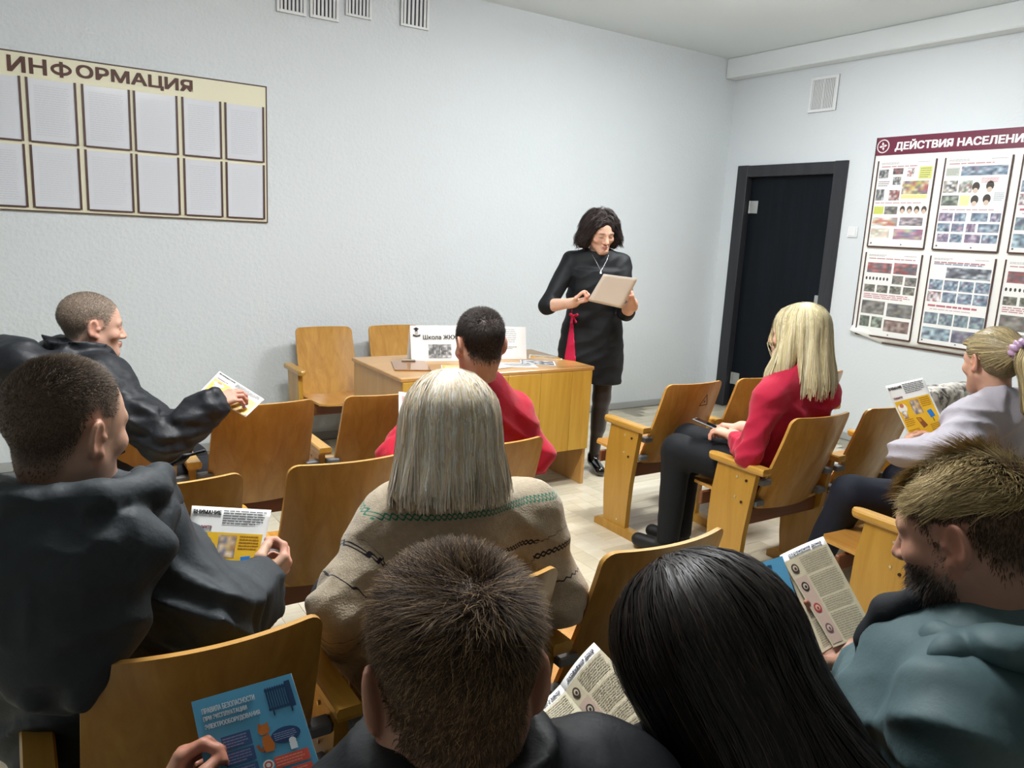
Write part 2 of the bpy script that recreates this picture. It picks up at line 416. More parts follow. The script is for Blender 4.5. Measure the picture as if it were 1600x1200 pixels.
hd.build('heading', lambda u, v, g: (u-5.567+5.10, -.0105-g, v+2.219-1.487), M_print, ib)
cols = [(-5.762, -5.520), (-5.487, -5.258), (-5.222, -4.987), (-4.960, -4.732), (-4.699, -4.483), (-4.453, -4.225)]
cols = [(-5.99, -5.80)] + cols
for (x0, x1) in cols:
    for (z0, z1) in ((1.868, 2.194), (1.515, 1.842)):
        p = MB().box(x0+5.10+.006, x1+5.10-.006, -.0125, -.0104, z0-1.487, z1-1.487).build('pocket', M_pocket, ib)
        k = MB().box(x0+5.10-.006, x0+5.10+.006, -.0165, -.0104, z0-1.487-.006, z1-1.487+.004).box(x1+5.10-.006, x1+5.10+.006, -.0165, -.0104, z0-1.487-.006, z1-1.487+.004).box(x0+5.10+.006, x1+5.10-.006, -.0165, -.0104, z0-1.487-.009, z0-1.487+.001)
        k.build('holder', M_brown, p)
        R = random.Random(int((x0*13+z0*7)*100)); kk = Ink()
        kk.lines(x0+.03, z0+.03, x1-.03, z1-.03, 22, R.choice(['CDD1D8', 'C9CDD5', 'D1D5DB']), fill=.34)
        kk.build('sheet_text', lambda u, v, g: (u+5.10, -.0126-g*.4, v-1.487), M_print, p)

# ---------------------------------------------------------------- civil-defence board (right wall)
pb = empty('poster_board', (0, -2.3, .817)); tag(pb, 'white board with maroon heading ДЕЙСТВИЯ НАСЕЛЕНИЯ and illustrated posters', 'poster board')
# u runs along -y (rightwards when facing the wall), v is height; u=0 at the board's left edge y=-1.483
def PBf(u, v, g): return (-.0108-g, -1.483-u+2.3, v-.817)
UW = 2.14
# white sheet, its lower left corner curling off the wall
nu, nv = 40, 30; Vb = []; Fb = []
for j in range(nv+1):
    for i in range(nu+1):
        u = UW*(i/nu)**1.5; v = .817+(2.353-.817)*j/nv
        cut = max(0.0, .09*(1-u/.26)) if u < .26 else 0
        d = max(0.0, 1-math.hypot(u/.30, (v-.817)/.10)); vv = v+(cut*.75 if j == 0 else cut*.75*max(0, 1-(v-.817)/.12))
        Vb.append((-.006-.035*d, -1.483-u+2.3, vv-.817))
for j in range(nv):
    for i in range(nu): a = j*(nu+1)+i; Fb.append((a, a+1, a+nu+2, a+nu+1))
me = npmesh('panel', np.array(Vb), np.array(Fb), [M_boardw]); o = link('panel', me, pb); o.modifiers.new('t', 'SOLIDIFY').thickness = .004
MB().box(-.0105, -.0062, -1.483-UW+2.3, -1.483+2.3, 2.222-.817, 2.353-.817).build('heading_band', M_maroon, pb)
ik = Ink()
ik.disc(.058, 2.288, .050, 'EDE6E6', 2, 28).disc(.058, 2.288, .042, '6E2A40', 3, 28)
for k in range(4):
    a = math.pi/2*k+.3; c, s_ = math.cos(a), math.sin(a); R_ = lambda p: (.058+p[0]*c-p[1]*s_, 2.288+p[0]*s_+p[1]*c)
    ik.poly([R_(p) for p in ((0, .004), (.011, .014), (.004, .032), (-.008, .017))], 'F0E8E8', 4)
ik.disc(.058, 2.288, .005, 'F0E8E8', 4)
ik.text('ДЕЙСТВИЯ НАСЕЛЕНИЯ', .158, 2.246, .078, 'FFFFFF', w=.93, bold=.012, lay=2)
ik.build('heading', PBf, M_print, pb)
et = MB()
def ebar(u0, v0, u1, v1): et.box(-.0125, -.0072, -1.483-u1+2.3, -1.483-u0+2.3, v0-.817, v1-.817)
ebar(-.002, .905, .005, 2.353); ebar(.27, .813, UW, .823); ebar(UW-.005, .823, UW, 2.353)
et.build('edge_trim', M_brown, pb)
GREY = ['6A6E70', '9AA0A2', '3E4446', 'C8CCCC', '7A7068']; BLUE = ['5A7A9A', '8AA8C0', '3A506A', 'B8CCD8', '8A7A96', '6A88A0']; WARM = ['B85A5A', 'D8C84A', 'C8A05A', '8A6A8A', 'E8D8B8', '6A8A5A']
DK = ['4A4A48', '6A6A66', '8A867E', '7A6A66', '9A968C']; RED = ['A83A3A', '7A4A50', '5A5A66', 'C86A6A', '6A6A70']; PUR = ['8A6A8A', '6A6A96', 'A88AA8', '5A5A7A', 'C8B8CC']
SKIN = ['3A3430', 'B89A86', '6A5A50', 'D8D0C8']
def poster(u0, v0, kind, seed):
    Wp, Hp = .440, .632; t = Ink(); R = random.Random(seed)
    X = lambda f: u0+Wp*f; Y = lambda f: v0+Hp*(1-f)       # f measured from the top
    def ph(a, b, c, d, pal, n=6, m=5): t.photo(X(a), Y(d), X(c), Y(b), pal, n, m, R.randrange(9999))
    t.lines(X(.05), Y(.045), X(.38), Y(.02), 2, 'B0A8A8'); t.lines(X(.7), Y(.035), X(.95), Y(.02), 1, 'B8B0B0')
    t.lines(X(.06), Y(.078), X(.92), Y(.06), 1, 'C08A92' if kind != 3 else 'B05A64', fill=.6)
    if kind == 0:
        ph(.03, .1, .2, .2, GREY); ph(.28, .09, .46, .16, ['3A3A3A', '6A6A6A', '9A4A4A']); ph(.54, .09, .66, .19, ['E6E6E2', 'C84A4A', '8A8A8A', 'F0F0F0'])
        t.rect(X(.74), Y(.22), X(.96), Y(.08), 'D8DC8A', 1).lines(X(.76), Y(.21), X(.94), Y(.09), 5, 'A8A868')
        t.lines(X(.04), Y(.3), X(.24), Y(.23), 3, '9A9090'); ph(.3, .19, .44, .28, GREY)
        ph(.48, .24, .93, .39, WARM, 9, 6); t.rect(X(.48), Y(.44), X(.93), Y(.395), 'E0DE9A', 1)
        ph(.0+.02, .33, .17, .46, GREY); ph(.26, .34, .45, .46, ['A84A4A', 'D8D0C8', '5A4A4A', 'C89A9A'])
        t.lines(X(.03), Y(.5), X(.9), Y(.478), 1, 'C8A0A0')
        t.rect(X(.02), Y(.62), X(.2), Y(.53), 'CED46A', 1); ph(.22, .53, .45, .62, DK)
        for k in range(4): t.disc(X(.54+.125*k), Y(.565), .020, R.choice(['4A4440', '56504A', '5E5650']), 2, 14, .026); t.disc(X(.54+.125*k), Y(.585), .014, 'D8BCA8', 3, 12, .017)
        ph(.02, .66, .48, .76, ['C85A5A', 'E8E4D8', 'D8A04A', '9A9AA0', 'F0ECE0']); ph(.52, .655, .92, .75, ['7A6A76', '9A8A92', 'C0B0B8', '5A5660'])
        ph(.02, .79, .36, .9, ['E8DCD0', 'D8B8A8', 'C8C8A8', 'E8E8D8']); ph(.44, .79, .95, .91, ['B86A86', '9A6A9A', '7A86A0', 'C8D09A', 'D890A0'])
    elif kind == 1:
        t.rect(X(.03), Y(.2), X(.24), Y(.11), 'C8CCC4', 1).lines(X(.04), Y(.19), X(.23), Y(.12), 4, 'A0A49C'); ph(.27, .1, .96, .2, BLUE, 12, 5)
        ph(.02, .25, .24, .38, ['3A3E40', 'E8E8E4', '7A7E80', 'D8C8B8']); ph(.27, .25, .47, .38, ['C8C8C4', '6A8A6A', '9A6A6A', 'E8E8E4'])
        t.lines(X(.6), Y(.28), X(.86), Y(.225), 3, 'D08A92')
        for (a, b) in ((.53, .32), (.74, .31), (.72, .45), (.54, .46)): t.disc(X(a), Y(b), .026, '504A46', 2, 14, .032); t.disc(X(a), Y(b+.04), .017, 'D8C4B4', 3, 12, .018)
        t.lines(X(.82), Y(.47), X(.97), Y(.38), 5, 'A8B4BC')
        ph(.02, .41, .29, .52, ['3A463E', '6A7A6A', 'A8B4A4', '5A5A50']); t.rect(X(.31), Y(.52), X(.46), Y(.41), 'E0E2A8', 1)
        t.lines(X(.05), Y(.575), X(.95), Y(.555), 1, 'C0989C')
        for (r, xs) in enumerate((((.02, .24), (.27, .45), (.53, .78), (.82, .97)), ((.02, .22), (.25, .44), (.48, .62), (.66, .97)), ((.04, .22), (.25, .44), (.48, .72), (.74, .97)))):
            for (a, b) in xs: ph(a, .6+.115*r, b, .69+.115*r, (BLUE, PUR, BLUE+PUR)[R.randrange(3)], 6, 4)
    elif kind == 2:
        ph(.05, .12, .5, .24, RED, 7, 5); ph(.54, .11, .95, .24, RED, 7, 5)
        for k in range(7): t.disc(X(.06+.065*k), Y(.31), .008, '4A4440', 2, 8, .013)
        ph(.54, .26, .73, .36, DK); ph(.77, .27, .97, .37, DK)
        for k in range(4): ph(.04+.24*k, .385, .24+.24*k, .475, ['5E5E50', '7E7C70', '9E9A8C', '44463C'])
        t.lines(X(.05), Y(.555), X(.9), Y(.49), 3, 'C07A84')
        ph(.04, .58, .47, .74, DK, 8, 6); ph(.52, .59, .97, .75, ['6A665E', '8A867A', '7A7A86', '55524E'], 8, 6)
        ph(.04, .77, .22, .9, ['5A6A56', '7A8474', '4A5248']); ph(.26, .77, .46, .9, ['6A7A6A', '4A5248', 'A0B09A']); ph(.5, .79, .95, .93, ['7A5A52', '9A7A70', '5A4640', 'B09A90'], 8, 5)
    else:
        t.lines(X(.06), Y(.1), X(.95), Y(.075), 1, '9AA4B4', fill=.7); ph(.28, .12, .97, .24, ['4A5260', '8A96A4', 'C8D4DC', '6A6A7A', '3A404C'], 12, 5)
        for r in range(2):
            for k in range(4): ph(.03+.245*k, .265+.135*r, .25+.245*k, .38+.135*r, BLUE if (r, k) != (1, 0) else ['E8E4E8', 'C85A66', '4A4A50', 'D8D0D4'], 6, 5)
        t.lines(X(.06), Y(.575), X(.9), Y(.545), 1, 'B86A7A', fill=.7); t.lines(X(.1), Y(.61), X(.8), Y(.59), 1, 'C8B0B8')
        for k in range(4): ph(.03+.245*k, .64, .25+.245*k, .77, ['6A8A96', '8AA4AC', '566A80', '9AB0B4', '5A5E78'], 6, 5)
        ph(.03, .81, .49, .95, ['6A8AA0', '9AC0D0', '4A5A74', '8A96A8', 'B8D4DC'], 8, 5); ph(.52, .81, .97, .95, ['5A5A7A', '7A6A86', '8A96A0'], 8, 5)
    t.disc(X(.05), Y(.965), .007, '6A6A72', 2, 8); t.disc(X(.6), Y(.972), .006, '7A7A80', 2, 8)
    pz = MB().box(-.0125, -.0107, -1.483-u0-Wp+2.3, -1.483-u0+2.3, v0-.817, v0+Hp-.817).build('poster', M_paper, pb)
    t.build('picture_print', lambda u, v, g: (-.0126-g*.5, -1.483-u+2.3, v-.817), M_gloss, pz)
    k = MB(); tk = .007
    for (a, b, c, d) in ((u0-tk, v0-tk, u0+.001, v0+Hp), (u0+Wp-.001, v0-tk, u0+Wp+tk, v0+Hp), (u0+.001, v0-tk*1.6, u0+Wp-.001, v0+.001)):
        k.box(-.019, -.0107, -1.483-c+2.3, -1.483-a+2.3, b-.817, d-.817)
    k.build('holder', M_brown, pz)
for r, v0 in ((0, 1.547), (1, .866)):
    for c in range(4): poster(.044+.511*c, v0, ((0, 1, 3, 1), (2, 3, 2, 0))[r][c], 10*r+c+3)

# ---------------------------------------------------------------- theatre seats
def seat_meshes():
    D = {}
    # backrest: bent plywood shell, rounded corners, leaning back
    nx, nz, th = 20, 26, .013; W0, W1, Z0, Z1 = .405, .385, .385, .822
    F, B = [], []
    def prof(i, j):
        s = 2*i/nx-1; t = .5-.5*math.cos(math.pi*j/nz); z = Z0+(Z1-Z0)*t
        hw = (W0+(W1-W0)*t)/2; rc = .032
        dz = Z1-z
        if dz < rc: hw -= rc-math.sqrt(max(0, rc*rc-(rc-dz)**2))
        dz = z-Z0
        if dz < rc: hw -= rc-math.sqrt(max(0, rc*rc-(rc-dz)**2))
        x = s*hw; y = .145*(1-t)**1.15 - .042*(1-(x/.2)**2) + .0
        return x, y, z
    for j in range(nz+1):
        for i in range(nx+1):
            x, y, z = prof(i, j); F.append((x, y+th, z)); B.append((x, y, z))
    mb = MB(); n = nx+1; mb.v = F+B; o = len(F)
    for j in range(nz):
        for i in range(nx):
            a = j*n+i; mb.f += [(a, a+1, a+n+1, a+n), (o+a+n, o+a+n+1, o+a+1, o+a)]; mb.m += [0, 0]
    for i in range(nx):
        for j in (0, nz): a = j*n+i; mb.f.append((a, a+1, o+a+1, o+a)); mb.m.append(1)
    for j in range(nz):
        for i in (0, nx): a = j*n+i; mb.f.append((a, a+n, o+a+n, o+a)); mb.m.append(1)
    me = mb.mesh('backrest', [M_back, M_edge], True); me.set_sharp_from_angle(angle=math.radians(40)); D['backrest'] = me
    # seat pan: bent plywood with a dished middle
    nx, ny, th = 14, 12, .014; T = []; Bm = []
    for j in range(ny+1):
        for i in range(nx+1):
            s = 2*i/nx-1; t = j/ny; hw = .208-.012*t; rc = .035; dy = (1-t)*.40
            if dy < rc: hw -= rc-math.sqrt(max(0, rc*rc-(rc-dy)**2))
            x = s*hw; y = .125+.40*t; z = .405+.012*t-.016*(1-s*s)*(1-t*.7)+.022*max(0, .22-t)**1.0
            T.append((x, y, z)); Bm.append((x, y, z-th))
    mb = MB(); n = nx+1; mb.v = T+Bm; o = len(T)
    for j in range(ny):
        for i in range(nx):
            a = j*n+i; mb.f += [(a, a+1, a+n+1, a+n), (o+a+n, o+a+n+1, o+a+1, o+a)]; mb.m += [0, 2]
    for i in range(nx):
        for j in (0, ny): a = j*n+i; mb.f.append((a, a+1, o+a+1, o+a)); mb.m.append(1)
    for j in range(ny):
        for i in (0, nx): a = j*n+i; mb.f.append((a, a+n, o+a+n, o+a)); mb.m.append(1)
    me = mb.mesh('seat', [M_seat, M_edge, M_under], True); me.set_sharp_from_angle(angle=math.radians(40)); D['seat'] = me
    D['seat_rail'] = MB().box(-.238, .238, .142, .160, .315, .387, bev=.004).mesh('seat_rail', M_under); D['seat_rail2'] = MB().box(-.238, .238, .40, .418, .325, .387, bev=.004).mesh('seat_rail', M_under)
    # side panel: curved plank
    out = [(.135, .045), (.305, .045), (.318, .15), (.326, .28), (.322, .42), (.300, .568), (.088, .568), (.108, .42), (.125, .28), (.132, .15)]
    D['side_panel'] = MB().prism(out, -.014, .014, 'x').mesh('side_panel', M_leg)
    arm = []
    for k in range(9):
        a = math.pi*k/8-math.pi/2; arm.append((.027*math.sin(-a) if 0 else .027*math.cos(a+math.pi/2)*-1, .33+.034*math.cos(a)))
    pts = [(-.027, .045), (.027, .045)] + [(.027*math.cos(math.pi*k/8), .325+.036*math.sin(math.pi*k/8)) for k in range(9)]
    m2 = MB(); lo = [(x*.86, y-.004 if y > .2 else y+.003, .5685) for x, y in pts]; md = [(x, y, .578) for x, y in pts]; hi = [(x, y, .592) for x, y in pts]; tp = [(x*.84, .045+(y-.045)*.99, .5985) for x, y in pts]
    n = len(pts); m2.v = lo+md+hi+tp
    for q in range(3):
        for i in range(n): j = (i+1) % n; m2.f.append((q*n+i, q*n+j, (q+1)*n+j, (q+1)*n+i)); m2.m.append(0)
    m2.f += [tuple(range(n))[::-1], tuple(range(3*n, 4*n))]; m2.m += [0, 0]
    D['armrest'] = m2.mesh('armrest', M_arm)
    D['foot'] = MB().prism([(0, 0), (.37, 0), (.37, .030), (.345, .046), (.02, .046), (0, .036)], -.022, .022, 'x').mesh('foot', M_leg)
    D['bracketL'] = MB().box(0, .058, .060, .098, -.013, .013, bev=.004).mesh('bracket', M_steel)
    D['bolt'] = MB().cyl((-.0175, 0, 0), (-.0138, 0, 0), .006, n=10).mesh('bolt', M_bolt)
    D['boltb'] = MB().cyl((-.0175, 0, 0), (-.0138, 0, 0), .005, n=10).mesh('bolt', M_boltb)
    return D
SM = seat_meshes()
PITCH = .51
def stand(t, x):
    sp = link('side_panel', SM['side_panel'], t, (x, 0, 0))
    link('armrest', SM['armrest'], sp); link('foot', SM['foot'], sp)
    for (y, z) in ((.135, .525), (.150, .425)): link('bolt', SM['bolt'], sp, (0, y, z))
    for (y, z) in ((.185, .53), (.185, .44), (.2, .075)): link('bolt', SM['boltb'], sp, (0, y, z))
def theatre_seat(x, y, label, group, rz=0.0, right_end=False, left=True):
    t = empty('theatre_seat', (x, y, 0), rz); tag(t, label, 'seat', group)
    br = link('backrest', SM['backrest'], t); link('seat', SM['seat'], t); link('seat_rail', SM['seat_rail'], t); link('seat_rail', SM['seat_rail2'], t)
    if left: stand(t, -PITCH/2)
    if right_end: stand(t, PITCH/2)
    for z, yy in ((.525, .012), (.425, .035)):
        link('bracket', SM['bracketL'], br, (-PITCH/2+.0145, yy, z)); link('bracket', SM['bracketL'], br, (PITCH/2-.0725, yy, z))
    return t
G1 = 'seats in the left block'; G2 = 'seats in the right block'
SEATS = {}
SEATS['A0'] = theatre_seat(-5.345, -2.23, 'plywood theatre seat under the man in the black quilted jacket', G1)
SEATS['A1'] = theatre_seat(-4.835, -2.23, 'empty plywood theatre seat whose back carries the black-jacketed man\'s arm', G1)
SEATS['A2'] = theatre_seat(-4.325, -2.23, 'empty front plywood theatre seat left of the man in red', G1, right_end=True)
SEATS['B0'] = theatre_seat(-5.315, -3.05, 'plywood theatre seat just ahead of the dark-jacketed young man\'s flyer', G1)
SEATS['B1'] = theatre_seat(-4.805, -3.05, 'empty plywood theatre seat left of the silver-haired woman\'s head', G1)
SEATS['B2'] = theatre_seat(-4.295, -3.05, 'plywood theatre seat under the man in the red sweater', G1, right_end=True)
SEATS['C0'] = theatre_seat(-5.390, -3.915, 'dark plywood theatre seat behind the young man in the hooded jacket', G1)
SEATS['C1'] = theatre_seat(-4.880, -3.94, 'plywood theatre seat under the woman in the beige knitted sweater', G1)
SEATS['C2'] = theatre_seat(-4.370, -3.94, 'empty plywood theatre seat in front of the long-dark-haired woman', G1, right_end=True)
SEATS['D0'] = theatre_seat(-5.340, -4.80, 'theatre seat under the brown-haired boy in the foreground', G1)
SEATS['D1'] = theatre_seat(-4.830, -4.80, 'theatre seat under the long-dark-haired woman', G1)
SEATS['D2'] = theatre_seat(-4.320, -4.80, 'theatre seat under the bearded blond man', G1, right_end=True)
a1 = theatre_seat(-2.785, -2.49, 'empty plywood theatre seat with a burnt triangle mark on its back', G2)
theatre_seat(-2.275, -2.49, 'empty plywood theatre seat ahead of the blonde woman\'s left shoulder', G2)
theatre_seat(-1.765, -2.49, 'empty plywood theatre seat right behind the blonde woman\'s hair', G2, right_end=True)
theatre_seat(-2.785, -3.22, 'plywood theatre seat under the blonde woman in red', G2)
theatre_seat(-2.275, -3.22, 'empty plywood theatre seat beside the blonde woman in red', G2)
theatre_seat(-1.765, -3.22, 'plywood theatre seat with a pale patterned coat over its back', G2, right_end=True)
theatre_seat(-2.860, -3.98, 'empty yellow plywood theatre seat beside the bearded man\'s face', G2)
theatre_seat(-2.350, -3.98, 'plywood theatre seat under the woman with the lilac scrunchie', G2, right_end=True)
G3 = 'seats along the back wall'
theatre_seat(-3.880, -.16, 'plywood theatre seat facing the room against the wall left of desk', G3, math.pi, right_end=True)
theatre_seat(-3.370, -.16, 'plywood theatre seat facing the room half hidden behind the desk', G3, math.pi)
# burnt triangle mark on one backrest
mk = Ink(); T3 = [(0, 0), (.062, 0), (.034, .058)]
for a, b in ((0, 1), (1, 2), (2, 0)):
    A = np.array(T3[a]); Bq = np.array(T3[b]); d = Bq-A; nn = np.array([-d[1], d[0]])/np.linalg.norm(d)*.0022
    mk.poly([tuple(A-nn), tuple(Bq-nn), tuple(Bq+nn), tuple(A+nn)], '3A2010')
for k in range(5):
    a = k*2*math.pi/5; mk.poly([(.032+.003*math.sin(a), .02-.003*math.cos(a)), (.032+.011*math.cos(a), .02+.011*math.sin(a)), (.032-.003*math.sin(a), .02+.003*math.cos(a))], '3A2010')
def back_surf(u, v, g):
    x = .035+u; z = .70+v; t = (z-.385)/(.822-.385); return (x, .145*(1-t)**1.15-.042*(1-(x/.2)**2)-.0008-g, z)
mk.build('burnt_mark', back_surf, M_print, [c for c in a1.children if c.name.startswith('backrest')][0])

# ---------------------------------------------------------------- desk and what lies on it
dk = empty('desk', (-3.335, -1.24, 0)); tag(dk, 'yellow wooden presenter desk with vertical boards on its front', 'desk')
DX0, DX1, DYF, DYB, DT = -.625, .625, -.335, .325, .742
MB().box(DX0-.012, DX1+.012, DYF-.015, DYB+.01, DT-.022, DT, bev=.004).build('desk_top', M_desktop, dk)
MB().box(DX0, DX0+.022, DYF+.004, DYB, 0, DT-.0225, bev=.002).build('side_panel', M_deskside, dk)
MB().box(DX1-.022, DX1, DYF+.004, DYB, 0, DT-.0225, bev=.002).build('side_panel', M_deskside, dk)
xs = [DX0, -.46, -.33, -.185, .025, .247, .472, DX1]
for i in range(7): MB().box(xs[i]+.001, xs[i+1]-.001, DYF-.014, DYF+.0035, .232, DT-.0225, bev=.0025).build('front_board', M_desk, dk)
MB().box(DX0+.0225, DX1-.0225, .02, .038, .3, DT-.0225).build('back_panel', M_deskside, dk)
for q in ((DX1-.0005, -.2, .13), (DX1-.0005, .2, .13)): MB().cyl((q[0], q[1], q[2]), (q[0]+.003, q[1], q[2]), .006).build('screw', M_bolt, dk)
def flat_on_desk(name, label, cat, x, y, w, h, rz, z=.7425, th=.0015, col=M_paper, ink=None, group=None):
    t = empty(name, (x, y, z), rz); tag(t, label, cat, group)
    MB().box(-w/2, w/2, -h/2, h/2, 0, th).build('sheet', col, t)
    if ink: ink.build('print', lambda u, v, g: (u-w/2, v-h/2, th+g), M_print, t)
    return t
def tent(name, label, cat, x, y, w, h, rz, ink, lean=.28):
    t = empty(name, (x, y, .7425), rz); tag(t, label, cat); s, c = math.sin(lean), math.cos(lean)
    n_ = (0, -c, s)
    mb = MB(); V = []
    for q in (-1, 1):
        for u in (-w/2, w/2):
            for v in (0, h): V.append((u, q*(h-v)*s*1.0, v*c))
    mb.add([V[0], V[2], V[3], V[1]], [(0, 1, 2, 3)]); mb.add([V[4], V[6], V[7], V[5]], [(0, 1, 2, 3)])
    o = mb.build('folded_card', M_paper, t); o.modifiers.new('t', 'SOLIDIFY').thickness = .0012
    ink.build('print', lambda u, v, g: (u-w/2, -(h-v)*s-c*(.0016+g), v*c+s*(.0016+g)), M_print, t)
    return t
k = Ink(); WC, HC = .297, .21
k.text('Школа ЖКХ', .075, .128, .026, '1A1A1C', w=.205, bold=.007)
k.photo(.105, .018, .245, .098, ['6A6C6E', '8E9092', 'B4B6B8', '4E5052', 'CACCCE'], 14, 8, 5)
for (a, b, c_, d) in ((.112, .04, .14, .08), (.15, .035, .175, .085), (.185, .04, .205, .08)): 
    for q in range(3): k.rect(a+q*.009, b, a+q*.009+.005, d, '5A5C5E', 3)
k.poly([(.018, .19), (.036, .20), (.054, .19), (.036, .18)], '2A2A2C').rect(.028, .172, .044, .185, '3A3A3C').disc(.037, .166, .010, 'B8B0A8', 3, 12)
k.poly([(.014, .148), (.034, .141), (.058, .146), (.062, .158), (.036, .152), (.016, .160)], '4A4A4C')
tent('tent_card', 'white tent card reading Школа ЖКХ with a grey house picture', 'sign', -3.535, -1.10, WC, HC, -.20, k)
k = Ink().lines(.03, .10, .20, .19, 7, 'C8CACC').lines(.08, .06, .2, .08, 2, '9A9C9E')
tent('tent_card', 'white lettered card standing behind the dark-haired man\'s head on desk', 'sign', -3.075, -1.16, .26, .20, -.30, k)
k = Ink().rect(.008, .008, .2, .14, '3A3C48').photo(.012, .012, .196, .13, ['2A2C38', '6A6E7E', 'E0E2E8', '4A4E5E', 'F0F0F4'], 12, 8, 8, 2)
flat_on_desk('brochure', 'dark blue and white brochure lying on the desk', 'brochure', -2.975, -1.385, .21, .148, -.55, ink=k)
k = Ink().rect(.008, .008, .2, .10, 'E0A83A').photo(.04, .02, .17, .095, ['E0A83A', 'C8862A', 'F0D890', 'A8641E', 'E8C060'], 8, 6, 18, 2).lines(.02, .11, .19, .14, 4, '8A8A8A')
flat_on_desk('brochure', 'white and yellow flyer lying nearest the standing woman on desk', 'brochure', -2.80, -1.22, .21, .148, -.62, ink=k)
k = Ink().lines(.02, .02, .19, .12, 9, 'A8AAB0')
flat_on_desk('paper_sheet', 'white printed sheet on the desk beside the blue brochure', 'paper', -3.14, -1.42, .21, .148, -.35, ink=k)
k = Ink().rect(.004, .004, .206, .144, 'D8B868').rect(.02, .02, .12, .1, 'E6D09A', 2)
flat_on_desk('brochure', 'pale yellow flyer in front of the Школа ЖКХ card', 'brochure', -3.52, -1.40, .21, .148, -.45, ink=k)
flat_on_desk('paper_sheet', 'white sheet lying at the left front of the desk', 'paper', -3.30, -1.43, .16, .12, .2, z=.7445)
bk = empty('clipboard', (-3.765, -1.27, .7425), -.35); tag(bk, 'glossy brown clipboard lying on the desk left of card', 'clipboard')
MB().box(-.10, .10, -.15, .15, 0, .006, bev=.002).build('board', wood('clip_wood', '8A5A2E', 'A06E3C', .15, 'y'), bk)
MB().box(-.04, .04, .115, .14, .0065, .016, bev=.003).build('clip', M_hinge, bk)

# ================================================================ people: implicit surfaces -> meshes
f32 = np.float32
def A_(*v): return np.array(v, f32)
def nrm(v): v = np.asarray(v, float); return v/max(1e-9, np.linalg.norm(v))
def seg(P, a, b, ra, rb=None):
    a = np.asarray(a, f32); b = np.asarray(b, f32); rb = ra if rb is None else rb
    ba = b-a; pa = P-a; t = np.clip(pa@ba/max(1e-9, float(ba@ba)), 0, 1)
    d = pa-t[:, None]*ba
    return np.sqrt(np.einsum('ij,ij->i', d, d))-(ra+(rb-ra)*t)
def eseg(P, a, b, ra, rb, ky):
    s = A_(1, 1/ky, 1); return seg(P*s, np.asarray(a, f32)*s, np.asarray(b, f32)*s, ra, rb)*min(1, ky)
def ell(P, c, r, R=None):
    Q = P-np.asarray(c, f32)
    if R is not None: Q = Q@np.asarray(R, f32)
    r = np.asarray(r, f32); q = Q/r; k0 = np.sqrt(np.einsum('ij,ij->i', q, q)); q2 = q/r; k1 = np.sqrt(np.einsum('ij,ij->i', q2, q2))
    return k0*(k0-1)/np.maximum(k1, 1e-6)
def su(a, b, k): h = np.maximum(k-np.abs(a-b), 0)/k; return np.minimum(a, b)-h*h*k*.25
def ss(a, b, k): return -su(-a, b, k)          # a minus b, smooth
def sus(ds, k):
    d = ds[0]
    for e in ds[1:]: d = su(d, e, k)
    return d
_tab = np.random.default_rng(3).random((32, 32, 32)).astype(f32)
_flat = _tab.ravel()
def noise(P, fr):
    Q = P*np.asarray(fr, f32)+f32(100); i = np.floor(Q); f = Q-i; f = f*f*(3-2*f); i = i.astype(np.int32) & 31; j = (i+1) & 31
    x0, y0, z0 = i[:, 0] << 10, i[:, 1] << 5, i[:, 2]; x1, y1, z1 = j[:, 0] << 10, j[:, 1] << 5, j[:, 2]; fx, fy, fz = f[:, 0], f[:, 1], f[:, 2]
    a00, a10, a01, a11 = x0+y0, x1+y0, x0+y1, x1+y1; T = _flat
    def L(a, b, z): u = T[a+z]; v = T[b+z]; v -= u; v *= fx; u += v; return u
    c0 = L(a00, a10, z0); c1 = L(a01, a11, z0); c1 -= c0; c1 *= fy; c0 += c1
    d0 = L(a00, a10, z1); d1 = L(a01, a11, z1); d1 -= d0; d1 *= fy; d0 += d1
    d0 -= c0; d0 *= fz; c0 += d0; c0 -= f32(.5); return c0
def stripes(P, d, fr, wp): d = nrm(d).astype(f32); return 1-np.abs(np.sin(P@d*fr+wp*noise(P, 4.5)))
def ridge(P, fr): return .5-np.abs(noise(P, fr))*2.2
